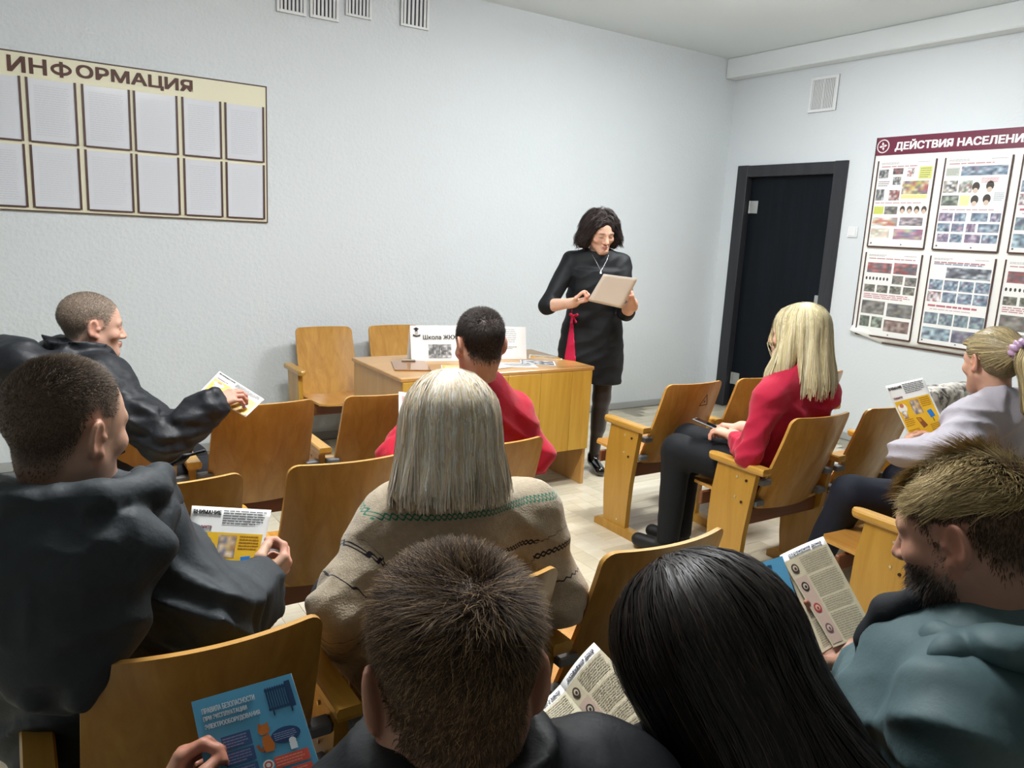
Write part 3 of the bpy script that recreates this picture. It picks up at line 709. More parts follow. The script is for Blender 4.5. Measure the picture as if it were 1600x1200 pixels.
def surface(f, lo, hi, h, B=8):
    """dual-contour the zero set of f in a box, visiting only blocks near the surface"""
    lo = np.asarray(lo, f32); n = np.ceil((np.asarray(hi)-lo)/(B*h)).astype(int); bs = B*h
    g = np.stack(np.meshgrid(*[np.arange(k) for k in n], indexing='ij'), -1).reshape(-1, 3)
    d = f((lo+(g+.5)*bs).astype(f32)); g = g[np.abs(d) < bs*.98+h]
    if not len(g): return np.zeros((0, 3), f32), np.zeros((0, 4), np.int32)
    l = np.stack(np.meshgrid(*[np.arange(B+1)]*3, indexing='ij'), -1).reshape(-1, 3)
    P = (lo+(g[:, None]*B+l[None])*h).reshape(-1, 3).astype(f32)
    V = np.concatenate([f(P[i:i+400000]) for i in range(0, len(P), 400000)]).reshape(len(g), B+1, B+1, B+1)
    cor = [(a, b, c) for a in (0, 1) for b in (0, 1) for c in (0, 1)]
    cv = np.stack([V[:, a:a+B, b:b+B, c:c+B] for a, b, c in cor], -1); ins = (cv < 0).sum(-1)
    bi, i, j, k = np.nonzero((ins > 0) & (ins < 8)); cv = cv[bi, i, j, k]; G = g[bi]*B+np.stack([i, j, k], 1)
    acc = np.zeros((len(G), 3), f32); cnt = np.zeros(len(G), f32)
    for p in range(8):
        for q in range(p+1, 8):
            df = np.array(cor[q])-np.array(cor[p])
            if np.abs(df).sum() != 1: continue
            va, vb = cv[:, p], cv[:, q]; m = (va < 0) != (vb < 0); t = np.where(m, va/np.where(m, va-vb, 1), 0)
            acc += np.where(m[:, None], np.array(cor[p], f32)+t[:, None]*df.astype(f32), 0); cnt += m
    Vt = lo+(G+acc/cnt[:, None])*h
    N1, N2 = int(n[1]*B+3), int(n[2]*B+3); key = ((G[:, 0]+1)*N1+(G[:, 1]+1))*N2+(G[:, 2]+1)
    o = np.argsort(key); ks = key[o]; quads = []
    st = (N1*N2, N2, 1)
    for ax in range(3):
        sl0 = V[:, :B, :B, :B]; sl1 = [V[:, 1:B+1, :B, :B], V[:, :B, 1:B+1, :B], V[:, :B, :B, 1:B+1]][ax]
        m = (sl0 < 0) != (sl1 < 0); bi, i, j, k = np.nonzero(m); neg = sl0[bi, i, j, k] < 0
        c = g[bi]*B+np.stack([i, j, k], 1); kk = ((c[:, 0]+1)*N1+(c[:, 1]+1))*N2+(c[:, 2]+1); s1, s2 = st[(ax+1) % 3], st[(ax+2) % 3]
        Q = np.stack([kk, kk-s1, kk-s1-s2, kk-s2], 1); pos = np.searchsorted(ks, Q); pos = np.minimum(pos, len(ks)-1); ok = (ks[pos] == Q).all(1)
        I = o[pos]; I = np.where(neg[:, None], I, I[:, ::-1]); quads.append(I[ok])
    return Vt.astype(f32), np.concatenate(quads).astype(np.int32)
def rotm(yaw=0, pitch=0, roll=0):
    """columns = axes of a thing turned right by yaw, nodding down by pitch, tilting to its right by roll (degrees)"""
    y, p, r = (math.radians(v) for v in (yaw, pitch, roll))
    Ry = np.array([[math.cos(y), math.sin(y), 0], [-math.sin(y), math.cos(y), 0], [0, 0, 1]])
    Rx = np.array([[1, 0, 0], [0, math.cos(p), math.sin(p)], [0, -math.sin(p), math.cos(p)]])
    Rr = np.array([[math.cos(r), 0, math.sin(r)], [0, 1, 0], [-math.sin(r), 0, math.cos(r)]])
    return Ry@Rx@Rr
# ---- head, in its own frame: x to its right, y out of the face, z up, origin between the ears
def head_sdf(Q, fem=False, full=True, jaw=1.0):
    X = np.abs(Q[:, :1]); S = np.concatenate([X, Q[:, 1:]], 1)
    d = ell(Q, (0, -.014, .036), (.0755, .097, .083))
    d = su(d, ell(Q, (0, .022, .005), (.066, .070, .080)), .03)
    jw = (.047 if not fem else .041)*jaw
    d = su(d, seg(S, (0, .040, -.045), (0, .066, -.093), .043, .022), .04)
    d = su(d, seg(S, (jw+.006, -.002, -.045), (.014, .064, -.095), .020, .020), .035)
    d = su(d, ell(S, (.043, .058, -.026), (.022, .022, .018)), .02)
    d = su(d, seg(S, (.012, .086, .017), (.044, .072, .016), .010, .009), .014)
    d = ss(d, ell(S, (.031, .100, -.002), (.017, .016, .011)), .012)
    d = su(d, ell(S, (.031, .077, -.003), (.013, .012, .011)), .004)
    d = su(d, seg(S, (0, .087, .004), (0, .107, -.034), .0085, .0115), .012)
    d = su(d, ell(S, (.0125, .096, -.037), (.0085, .011, .008)), .007)
    d = su(d, seg(S, (0, .0965, -.0595), (.017, .088, -.0605), .0065, .004), .006)
    d = su(d, seg(S, (0, .0945, -.0705), (.015, .087, -.069), .0075, .004), .006)
    # ears
    er = rotm(-24, 0, 8); e = ell(S, (.081, -.016, -.002), (.0085, .020, .033), er); e = ss(e, ell(S, (.0895, -.013, .003), (.0075, .0135, .024), er), .004)
    e = su(e, ell(S, (.077, -.003, -.029), (.007, .008, .009)), .006); e = su(e, ell(S, (.0775, .004, -.004), (.005, .006, .007)), .005)
    d = su(d, e, .008)
    return d
HAIRLINE = np.array([(0, .075), (25, .072), (45, .05), (62, .022), (78, -.005), (86, -.012), (95, .030), (110, .012), (122, -.030), (140, -.058), (180, -.072)])
def hair_mask(Q, up=0.0, table=HAIRLINE):
    """signed: >0 inside the hair-bearing scalp"""
    az = np.degrees(np.arctan2(np.abs(Q[:, 0]), Q[:, 1])); return Q[:, 2]-np.interp(az, table[:, 0], table[:, 1])-up
def grad(f, P, e=.0015):
    g = np.stack([f(P+A_(e, 0, 0))-f(P-A_(e, 0, 0)), f(P+A_(0, e, 0))-f(P-A_(0, e, 0)), f(P+A_(0, 0, e))-f(P-A_(0, 0, e))], 1)
    return g/np.maximum(np.linalg.norm(g, axis=1, keepdims=True), 1e-9)
def on_surface(f, c, n, R, rmax=.2, dirs=None):
    d = R.normal(size=(n, 3)) if dirs is None else dirs; d = (d/np.linalg.norm(d, axis=1, keepdims=True)).astype(f32)
    p = np.asarray(c, f32)+d*rmax
    for _ in range(28): p = p-d*(f(p)*.9)[:, None]
    return p
def ribbons(pts, nrmls, w, cols, tip=.25):
    """pts (n,k,3), normals (n,k,3), width per strand, colour per strand -> V,F,C"""
    n, k, _ = pts.shape; t = np.gradient(pts, axis=1); t /= np.maximum(np.linalg.norm(t, axis=2, keepdims=True), 1e-9)
    s = np.cross(t, nrmls); s /= np.maximum(np.linalg.norm(s, axis=2, keepdims=True), 1e-9)
    prof = np.interp(np.linspace(0, 1, k), [0, .15, .6, 1], [.8, 1, .9, tip]); s = s*(np.asarray(w)[:, None]*prof[None])[:, :, None]*.5
    V = np.stack([pts-s, pts+s], 2).reshape(-1, 3)
    b = (np.arange(n)[:, None]*k+np.arange(k-1)[None])*2; b = b.reshape(-1)
    F = np.stack([b, b+1, b+3, b+2], 1); C = np.repeat(np.asarray(cols), k*2, 0)
    return V, F, C
# ---- hand, in its own frame: wrist at origin, fingers along +y, palm looks to -z, thumb on the +x side
def hand_sdf(Q, curl=(35, 40, 30), thumb=0.0, spread=1.0, sc=1.0):
    Q = Q/sc; ds = []; kn = [(.030, .083, .0), (.010, .089, .003), (-.011, .085, .001), (-.030, .076, -.004)]; ln = [.068, .076, .070, .055]; rr = [.0088, .0090, .0086, .0076]
    d = sus([seg(Q, (k[0]*.55, .002, 0), k, .0135, .0112) for k in kn], .012)
    d = su(d, seg(Q, (0, -.03, 0), (0, .008, 0), .026, .023), .02)
    for i, k in enumerate(kn):
        p = np.array(k); a = 0; dx = (.12, .03, -.05, -.14)[i]*spread; L = (ln[i]*.44, ln[i]*.31, ln[i]*.25)
        for q in range(3):
            a += math.radians(curl[q]*(1+.08*i)); dr = nrm((dx*.6, math.cos(a), -math.sin(a))); e = p+dr*L[q]
            d = su(d, seg(Q, p, e, rr[i]*(1-.08*q), rr[i]*(.93-.09*q)), .0045); p = e
    t0 = np.array((.020, .015, -.006)); t1 = np.array((.046, .045, -.018-.012*thumb)); t2 = np.array((.056-.02*thumb, .075, -.024-.022*thumb)); t3 = np.array((.054-.032*thumb, .100, -.026-.030*thumb))
    d = su(d, seg(Q, t0, t1, .0145, .0115), .012); d = su(d, seg(Q, t1, t2, .0108, .0098), .006); d = su(d, seg(Q, t2, t3, .0096, .0078), .004)
    return d*sc
# ---------------------------------------------------------------- materials for people
M_skin = attrmat('skin', .5, .35)
M_hair = attrmat('hair_strand', .45, .32)
M_hairs = attrmat('hair_short', .6, .14)
M_hairm = attrmat('hair_soft', .7, .2)
def cloth(name, col, rough=.8, bump=.12, bscale=400, sheen=.0, spec=.3, var=.08):
    m = flat(name, col, rough, spec=spec, bump=bump, bscale=bscale, var=var); b = m.node_tree.nodes['Principled BSDF']; b.inputs['Sheen Weight'].default_value = sheen; return m
def frame(y, up):
    y = nrm(y); z = nrm(np.asarray(up, float)-y*np.dot(up, y)); return np.stack([np.cross(y, z), y, z], 1)
class Person:
    """everything is laid out in the person's own frame (x right, y forward, z up, origin on the floor under the hips)"""
    def __init__(s, base, yaw, label, hip=.52, neck=(0, -.06, .99), head=(0, -.03, 1.14), look=(0, 0, 0), shw=.185, fem=False, skin='D9A68C', hair='3A2E26', bulk=1.0, jaw=1.0):
        s.base = np.array([*base, 0.0]); s.R = rotm(yaw); s.root = empty('person', tuple(s.base), -math.radians(yaw)); tag(s.root, label, 'person')
        s.hip = np.array([0, 0, hip]); s.neck = np.array(neck, float); s.hc = np.array(head, float); s.Rh = rotm(*look); s.fem = fem; s.jaw = jaw
        s.skin = np.array(lin(skin)); s.hair = np.array(lin(hair)); s.b = bulk; s.arms = {}; s.legs = {}
        up = nrm(s.neck-s.hip); rt = nrm(np.cross((0, 1, 0), up)); s.up = up; s.sdrop = .045
        s.sh = {-1: s.neck-rt*shw-up*s.sdrop, 1: s.neck+rt*shw-up*s.sdrop}
        s.leg(-1); s.leg(1)
    def loc(s, p): return s.R.T@(np.asarray(p, float)-s.base)      # world -> own frame
    def dirl(s, v): return s.R.T@np.asarray(v, float)
    def head2own(s, Q): return s.hc+Q@s.Rh.T
    def arm(s, side, elbow, wrist, hdir=None, palm=(0, 0, -1), curl=(35, 40, 30), thumb=.5, sc=1.0, sh=None):
        if sh is not None: s.sh[side] = np.array(sh, float)
        E, W = np.array(elbow, float), np.array(wrist, float); hd = nrm(W-E) if hdir is None else nrm(hdir)
        y = hd; z = nrm(-np.asarray(palm, float)+y*np.dot(palm, y)); x = np.cross(y, z)
        s.arms[side] = dict(E=E, W=W, Rh=np.stack([x, y, z], 1), curl=curl, thumb=thumb, sc=sc, flip=(side == 1))
    def leg(s, side, knee=None, ankle=None, toe=None):
        K = np.array((side*.115, .40, .50) if knee is None else knee, float); An = np.array((side*.12, .43, .09) if ankle is None else ankle, float)
        T = An+np.array((side*.02, .16, -.045)) if toe is None else np.array(toe, float); s.legs[side] = (K, An, T)
    # -- skin
    def f_head(s, P):
        Q = (P-s.hc.astype(f32))@s.Rh.astype(f32); d = head_sdf(Q, s.fem, jaw=s.jaw)
        nr = .050 if s.fem else .058; a = s.hc+s.Rh@np.array((0, -.022, -.05))
        d = su(d, seg(P, a, s.neck+np.array((0, .005, .0)), nr, nr*1.06), .03)
        return d
    def f_core(s, P, g=0.0):
        h, n = s.hip, s.neck; b = s.b; ch = h+(n-h)*.62; up = n-s.up*.085
        d = ell(P, h+np.array((0, .0, .015)), (.165*b+g, .13*b+g, .115+g))
        d = su(d, eseg(P, h+np.array((0, -.01, .06)), ch, .138*b+g, .158*b+g, .70), .08)
        d = su(d, eseg(P, ch, up, .158*b+g, .118+g, .68), .06)
        for k in (-1, 1): d = su(d, seg(P, n-s.up*.02, s.sh[k], .048+g, .054+g), .05)
        return d
    def f_arm(s, P, k, g=0.0, w0=.052, w1=.042, w2=.028, t=1.0):
        a = s.arms[k]; E, W = a['E'], a['W']; e2 = E+(W-E)*t
        d = seg(P, s.sh[k], E, w0+g, w1+g); return su(d, seg(P, E, e2, w1+g, (w1+(w2-w1)*t)+g), .02)
    def f_hand(s, P, k):
        a = s.arms[k]; Q = (P-a['W'].astype(f32))@a['Rh'].astype(f32)
        if not a['flip']: pass
        if a['flip']: Q = Q*A_(-1, 1, 1)
        return hand_sdf(Q, a['curl'], a['thumb'], sc=a['sc'])
    def f_leg(s, P, k, g=0.0, w=(.078, .056, .054, .036)):
        K, An, T = s.legs[k]; hp = s.hip+np.array((k*.085, .03, -.005))
        d = seg(P, hp, K, w[0]+g, w[1]+g); return su(d, seg(P, K, An, w[2]+g, w[3]+g), .03)
    def body(s, face=None, hands=(-1, 1), hh=.003, hf=.0024, legs=True, bare=None, forearm=.5):
        parts = []
        lo = s.hc-np.array((.14, .16, .26)); hi = s.hc+np.array((.14, .16, .16))
        V, F = surface(s.f_head, lo, hi, hh); Q = (V-s.hc)@s.Rh; parts.append((V, F, s.paint(V, Q, face)))
        for k in hands:
            a = s.arms[k]; W = a['W']; st = W+(a['E']-W)*forearm
            def fh(P, k=k, a=a, W=W, st=st): return su(s.f_hand(P, k), seg(P, st, W, .042*(1 if forearm > .6 else .9), .026), .018)
            c = (W+st)/2; r = np.abs(W-st)/2+.06; lo = np.minimum(c-r, W-.16); hi = np.maximum(c+r, W+.16)
            V, F = surface(fh, lo, hi, hf if not isinstance(hf, dict) else hf[k]); C = np.tile(s.skin, (len(V), 1)); C *= (1+.10*noise(V.astype(f32), 60))[:, None]
            tipd = ((V-W)@a['Rh'])[:, 1]; C[:, 1:] *= np.clip(1-.9*np.maximum(tipd-.075*a['sc'], 0)[:, None]/.08, .8, 1); parts.append((V, F, C))
        def fc(P):
            d = s.f_core(P, -.03)
            for k in s.arms: d = su(d, s.f_arm(P, k, -.012, t=.9), .02)
            if legs:
                for k in s.legs: d = su(d, s.f_leg(P, k, -.014), .03)
            return d
        V, F = surface(fc, (-.75, -.6, 0.02), (.75, .8, 1.7), .02, 6); parts.append((V, F, np.tile(s.skin*(bare if bare is not None else 1), (len(V), 1))))
        o = 0; VV, FF, CC = [], [], []
        for V, F, C in parts: VV.append(V); FF.append(F+o); CC.append(C); o += len(V)
        return link('body', npmesh('body', np.concatenate(VV), np.concatenate(FF), [M_skin], True, np.concatenate(CC)), s.root)
    def paint(s, V, Q, face=None):
        fc = dict(lips='B0625C', brow=.75, scalp=True, stub=0.0, up=0.0, blur=.010, table=HAIRLINE); fc.update(face or {})
        C = np.tile(s.skin, (len(V), 1)); x, y, z = np.abs(Q[:, 0]), Q[:, 1], Q[:, 2]
        C *= (1+.10*noise(Q.astype(f32), 45)+.06*noise(Q.astype(f32), 150))[:, None]
        def mix(w, col): nonlocal C; w = np.clip(w, 0, 1)[:, None]; C = C*(1-w)+np.asarray(col)*w
        red = s.skin*np.array((1.02, .72, .68))
        mix(np.exp(-(((x-.045)/.022)**2+((z+.025)/.02)**2+((y-.06)/.03)**2))*.4, red)
        mix(np.where(x > .0745, .55, 0)*np.exp(-((y+.01)/.025)**2), red)
        mix(np.exp(-((x/.014)**2+((z+.034)/.014)**2+((y-.108)/.014)**2))*.35, red)
        if fc['stub']: mix(fc['stub']*np.clip((-.030-z)/.02, 0, 1)*np.clip((y+.0)/.03, 0, 1), s.hair*.8+s.skin*.2)
        mix(np.exp(-((x/.019)**2)**2-(((z+.0655)/.0085)**2)**2)*(y > .07)*.8, lin(fc['lips']))
        mix(np.exp(-(((x-.032)/.018)**2)**2-(((z-.019-.08*(.03-x))/.0045)**2)**2)*(y > .055)*fc['brow'], s.hair)
        mix(np.exp(-(((x-.031)/.0135)**2)**2-(((z+.006)/.0030)**2)**2)*(y > .06)*.85, (.02, .015, .012))
        mix(np.exp(-(((x-.031)/.020)**2)**2-(((z+.001)/.010)**2)**2)*(y > .06)*.22, s.skin*np.array((.55, .42, .40)))
        if fc['scalp']:
            m = hair_mask(Q, fc['up']+.012*noise(Q.astype(f32), 90), fc['table'])
            ear = (x > .071)&(z < .03)&(y > -.04)&(y < .02)
            mix(np.clip(m/fc['blur'], 0, 1)*np.where(ear, 0, fc.get('dens', .9)), s.hair)
        return C
    # -- generic builders
    def garment(s, name, f, mat, lo=(-.8, -.7, 0), hi=(.8, .9, 1.75), h=.007, paint=None, attrs=None, parent=None):
        V, F = surface(f, lo, hi, h)
        me = npmesh(name, V, F, [mat], True, None if paint is None else paint(V), attrs=None if attrs is None else attrs(V))
        return link(name, me, parent or s.root)
    def trousers(s, mat, g=.014, h=.011, fold=.004):
        def f(P):
            d = ell(P, s.hip+np.array((0, .02, -.01)), (.165*s.b+g, .145+g, .11+g))
            for k in s.legs: d = su(d, s.f_leg(P, k, g), .025)
            d = np.maximum(d, .075-P[:, 2])
            return d+fold*noise(P, (10, 10, 26))+fold*.6*noise(P, 38)
        return s.garment('trousers', f, mat, (-.8, -.35, 0), (.6, .95, .8), h)
    def shoes(s, mat, heel=0.0):
        for k in s.legs:
            K, An, T = s.legs[k]; hl = An+np.array((0, -.035, -.055)); T = T.copy()
            def f(P):
                d = eseg(P, hl+np.array((0, .02, .01)), T, .036, .034, 1.0); d = su(d, seg(P, An+np.array((0, -.005, -.01)), hl+np.array((0, .03, .02)), .042, .036), .03)
                return np.maximum(d, .004-P[:, 2])
            c = (hl+T)/2; s.garment('shoe', f, mat, c-np.array((.16, .2, .12)), c+np.array((.16, .2, .16)), .005)
    def strands(s, name, roots, nrm_, path, w, cols, mat=None):
        V, F, C = ribbons(path, nrm_, w, cols); V = s.head2own(V)
        o = link(name, npmesh(name, V, F, [mat or M_hair], True, C), s.root); tag(o, kind='stuff'); return o
    def hairmix(s, n, R, lo=.65, hi=1.3, alt=None, frac=0.0):
        c = s.hair[None]*R.uniform(lo, hi, (n, 1))*R.uniform(.94, 1.06, (n, 3))
        if alt is not None: m = R.random(n) < frac; c[m] = np.array(lin(alt))[None]*R.uniform(lo, hi, (m.sum(), 1))
        return np.clip(c, 0, 1)
    def short_hair(s, n, length, lift, comb, w=.0011, seed=1, lo=.6, hi=1.35, alt=None, frac=0.0, up=0.0, table=HAIRLINE, k=4, jit=.35, name='hair'):
        """length(Q), lift(Q) arrays; comb(Q) direction field in the head frame"""
        R = np.random.default_rng(seed); f = lambda Q: s.f_head(s.head2own(Q).astype(f32))
        d = R.normal(size=(int(n*2.2), 3)); d[:, 2] += .35; Q = on_surface(f, (0, -.012, .03), 0, R, .2, d)
        m = hair_mask(Q, up+R.normal(0, .004, len(Q)), table) > 0; ear = (np.abs(Q[:, 0]) > .074)&(Q[:, 2] < .032)&(Q[:, 1] > -.045); Q = Q[m & ~ear][:n]; n = len(Q)
        N = grad(f, Q); L = length(Q)*R.uniform(.6, 1.15, n); li = lift(Q); D = comb(Q)+R.normal(0, jit, (n, 3)); D -= (D*N).sum(1, keepdims=True)*N; D /= np.maximum(np.linalg.norm(D, axis=1, keepdims=True), 1e-6)
        P = [Q-N*.002]; p = P[0]; Ns = [N]
        for q in range(k-1):
            t = np.clip(li*(1-.55*q/(k-1)), 0, 1)[:, None]; dr = D*(1-t)+N*t; dr /= np.linalg.norm(dr, axis=1, keepdims=True)
            p = p+dr*(L/(k-1))[:, None]; e = f(p.astype(f32)); p = p+N*np.maximum(.0012-e, 0)[:, None]; P.append(p); Ns.append(N)
        c = s.hairmix(n, R, lo, hi, alt, frac)
        return s.strands(name, Q, np.stack(Ns, 1), np.stack(P, 1), np.full(n, w)*R.uniform(.7, 1.3, n), c, M_hairs)
    def long_hair(s, hv, n, roots, field, steps, step, w=.0016, seed=1, lo=.7, hi=1.25, alt=None, frac=0.0, zmin=-.3, off=(.000, .006), shell=True, lumps=None, sh_h=.004, name='hair', wob=.0, box=None, lenr=(.7, 1.0), avoid=None, stride=2):
        """hv: hair volume in the head frame; roots: function R,n -> directions from the volume centre; strands are combed along its surface"""
        R = np.random.default_rng(seed)
        if shell:
            lo_, hi_ = box or ((-.22, -.22, -.42), (.22, .16, .2))
            V, F = surface(hv, lo_, hi_, sh_h); C = np.tile(s.hair*.78, (len(V), 1))*(1+.5*noise((V*A_(1, 1, .25)).astype(f32), 160))[:, None]
            link(name+'_mass', npmesh(name+'_mass', s.head2own(V), F, [M_hairm], True, np.clip(C, 0, 1)), s.root)
        Q = on_surface(hv, (0, -.012, .03), 0, R, .26, roots(R, n)); Q = Q[(np.abs(hv(Q)) < .003) & (np.linalg.norm(Q, axis=1) < .3)]; n = len(Q)
        o = R.uniform(off[0], off[1], n); P, Ns = [], []; p = Q.astype(f32); L = R.uniform(*lenr, n); ph = R.uniform(0, 6.28, n)
        prev = None
        for q in range(steps):
            e = hv(p); N = np.stack([hv(p+A_(.002, 0, 0))-e, hv(p+A_(0, .002, 0))-e, hv(p+A_(0, 0, .002))-e], 1); N = (N/np.maximum(np.linalg.norm(N, axis=1, keepdims=True), 1e-9)).astype(f32); under = N[:, 2] < -.45; e = np.where(under, o, e)
            p = p-N*np.clip(e-o, -.012, .012)[:, None]; P.append(p.copy()); Ns.append(np.where(under[:, None], Ns[-1] if Ns else N, N))
            D = field(p, R).astype(f32); D = D-np.where(under[:, None], 0, 1)*(D*N).sum(1, keepdims=True)*N; nn = np.linalg.norm(D, axis=1, keepdims=True); D = D/np.maximum(nn, 1e-6)
            if wob: D = D+np.cross(D, N)*(wob*np.sin(ph+q*1.1))[:, None]
            go = (p[:, 2] > zmin*L)[:, None]; p = p+np.where(go, D*step, D*step*.02)
        if avoid is not None:
            ok = ~np.stack([avoid(q_) for q_ in P]).any(0); P = [q_[ok] for q_ in P]; Ns = [q_[ok] for q_ in Ns]; Q = Q[ok]; n = len(Q)
        c = s.hairmix(n, R, lo, hi, alt, frac); sel = np.unique(np.r_[np.arange(0, steps, stride), steps-1])
        return s.strands(name, Q, np.stack(Ns, 1)[:, sel], np.stack(P, 1)[:, sel], np.full(n, w)*R.uniform(.6, 1.4, n), c)

# ---------------------------------------------------------------- sheets held in hands
def sheet(name, label, cat, TL, TR, BR, BL, ink_list, group=None, bend=0.0, mat=None, size=(.148, .21), nu=8, nv=10):
    """a bent sheet of paper through four corner points; print is given in metres from its lower left corner"""
    TL, TR, BR, BL = (np.asarray(v, float) for v in (TL, TR, BR, BL)); c = (TL+TR+BR+BL)/4; n = nrm(np.cross(TR-TL, BL-TL)); n = n if np.dot(n, CAM-c) > 0 else -n
    t = empty(name, tuple(c)); tag(t, label, cat, group); w, h = size
    def S(u, v, g):
        a, b = u/w, v/h; p = (BL*(1-a)+BR*a)*(1-b)+(TL*(1-a)+TR*a)*b - n*bend*(4*a*(1-a))
        return tuple(p-c+n*g)
    V = [S(w*i/nu, h*j/nv, 0) for j in range(nv+1) for i in range(nu+1)]; F = [(j*(nu+1)+i, j*(nu+1)+i+1, (j+1)*(nu+1)+i+1, (j+1)*(nu+1)+i) for j in range(nv) for i in range(nu)]
    o = link('sheet', npmesh('sheet', np.array(V), np.array(F), [mat or M_paper]), t); md = o.modifiers.new('t', 'SOLIDIFY'); md.thickness = .0006; md.offset = 0
    if ink_list: ink_list.build('print', lambda u, v, g: S(u, v, .0005+g), M_gloss, t)
    return t, S
def subdiv_rect(k, u0, v0, u1, v1, col, lay=1, n=6, m=6):
    for i in range(n):
        for j in range(m): k.rect(u0+(u1-u0)*i/n, v0+(v1-v0)*j/m, u0+(u1-u0)*(i+1)/n, v0+(v1-v0)*(j+1)/m, col, lay)
    return k
def ink_yellow(pic=True):
    k = Ink(); subdiv_rect(k, .006, .008, .142, .146, 'E8B830')
    k.text('ВНИМАНИЕ', .006, .190, .010, '1A1A1A', w=.052, bold=.010).lines(.062, .166, .142, .204, 6, '6A6A6E')
    k.text('помните', .010, .154, .007, '8A3A4A', w=.034, bold=.006)
    k.photo(.06, .085, .095, .14, ['C88A3A', 'E0C8A0', '8A6A5A', 'D8B060', '6A6A8A'], 5, 6, 21, 2)
    k.poly([(.108, .088), (.126, .092), (.131, .064), (.113, .060)], '2A7AC8', 2).rect(.118, .045, .121, .060, '4A6A2A', 2)
    k.disc(.026, .118, .017, 'F4F0E8', 2, 18).photo(.016, .08, .034, .108, ['4A6A9A', 'E8E4DC', 'C8862A'], 3, 4, 22, 3).disc(.026, .128, .008, 'C87A5A', 3, 12)
    k.poly([(.058, .075), (.076, .072), (.090, .038), (.070, .032)], '8A5236', 2).poly([(.060, .073), (.073, .071), (.076, .058), (.066, .056)], 'C8862A', 3)
    k.lines(.10, .105, .138, .142, 5, 'A8701E').lines(.012, .05, .05, .078, 4, 'B8801E').lines(.012, .014, .055, .04, 4, 'B8801E').lines(.098, .014, .138, .04, 4, 'B8801E')
    return k
def ink_blue():
    k = Ink(); subdiv_rect(k, 0, 0, .148, .21, '5AA6CC', 1, 6, 8)
    for i, tx in enumerate(('ПРАВИЛА БЕЗОПАСНОСТИ', 'ПРИ ЭКСПЛУАТАЦИИ', 'ЭЛЕКТРООБОРУДОВАНИЯ')): k.text(tx, .012, .186-.0125*i, .0085, 'EAF4FA', w=(.076, .062, .078)[i], bold=.006)
    for q in range(9): k.rect(.104+.0036*q, .162, .1062+.0036*q, .198, '1F3E66', 2)
    k.rect(.103, .1625, .134, .166, '1F3E66', 3).rect(.103, .192, .134, .196, '1F3E66', 3).rect(.134, .160, .142, .201, '1F3E66', 3).rect(.108, .154, .110, .162, '1F3E66', 2).rect(.134, .153, .136, .162, '1F3E66', 2)
    # a plain orange cat beside a dark speech oval
    k.disc(.116, .122, .021, '2C4A78', 2, 22, .012).lines(.100, .116, .132, .128, 4, '8A9AC0', 3)
    k.poly([(.084, .128), (.094, .130), (.099, .112), (.096, .104), (.084, .104), (.082, .115)], 'C8722E', 3).disc(.0885, .138, .0085, 'C8722E', 3, 14, .008)
    k.poly([(.081, .141), (.083, .150), (.087, .145)], 'C8722E', 3).poly([(.091, .145), (.096, .149), (.096, .140)], 'C8722E', 3).poly([(.082, .106), (.076, .109), (.073, .118), (.077, .119), (.079, .112), (.084, .110)], 'B0602A', 3)
    for q in range(6):
        y = .142-.024*q; k.disc(.017, y-.006, .0085, 'F0F4F6', 2, 16).disc(.017, y-.006, .0068, '27406E' if q % 2 else 'E8E0D8', 3, 14).disc(.017, y-.006, .003, '8A5A4A', 4, 10)
        k.rect(.029, y-.018, .070, y+.003, '3E5A8C', 2).lines(.031, y-.016, .066, y+.001, 4, '8A92B8', 3)
    for q in range(5):
        y = .092-.021*q; k.rect(.092, y-.015, .140, y+.002, 'E8604E', 2).lines(.094, y-.013, .134, y, 3, 'F4A08A', 3).disc(.083, y-.006, .0078, 'F6F0EE', 2, 16).disc(.083, y-.006, .0055, 'C84A3E', 3, 14).disc(.083, y-.006, .0035, 'F6F0EE', 4, 10)
    k.rect(.118, .098, .128, .108, 'F0F6FA', 3).disc(.123, .111, .005, 'F0F6FA', 3, 12)
    return k
def ink_page(tint='CFC4A8', icons=True, head='охранения дома', w=.148, warm=False):
    k = Ink(); subdiv_rect(k, 0, 0, w, .192, tint, 1, 4, 8); s_ = w/.148
    k.text(head, .02*s_, .196, .006, '5A5A78', w=.11*s_, bold=.006)
    iw = .038*s_
    if icons: subdiv_rect(k, .004, .006, iw, .15, 'C8AFA0', 2, 2, 6)
    for (a, b, n) in ((.152, .188, 8), (.100, .145, 10), (.068, .094, 6), (.008, .062, 12)): k.lines(iw+.006*s_, a, w-.008*s_, b, n, '9C937E' if not warm else 'A89A80', 3, .4)
    if icons:
        for y, c in ((.170, '4A3A34'), (.128, '3A3432'), (.080, 'B03A3A'), (.036, '7A5A60')): k.disc(.019*s_, y, .0105*s_, c, 3, 16).disc(.019*s_, y, .0065*s_, 'CDBFA8', 4, 14).disc(.019*s_, y-.001, .0035*s_, c, 5, 10)
    return k
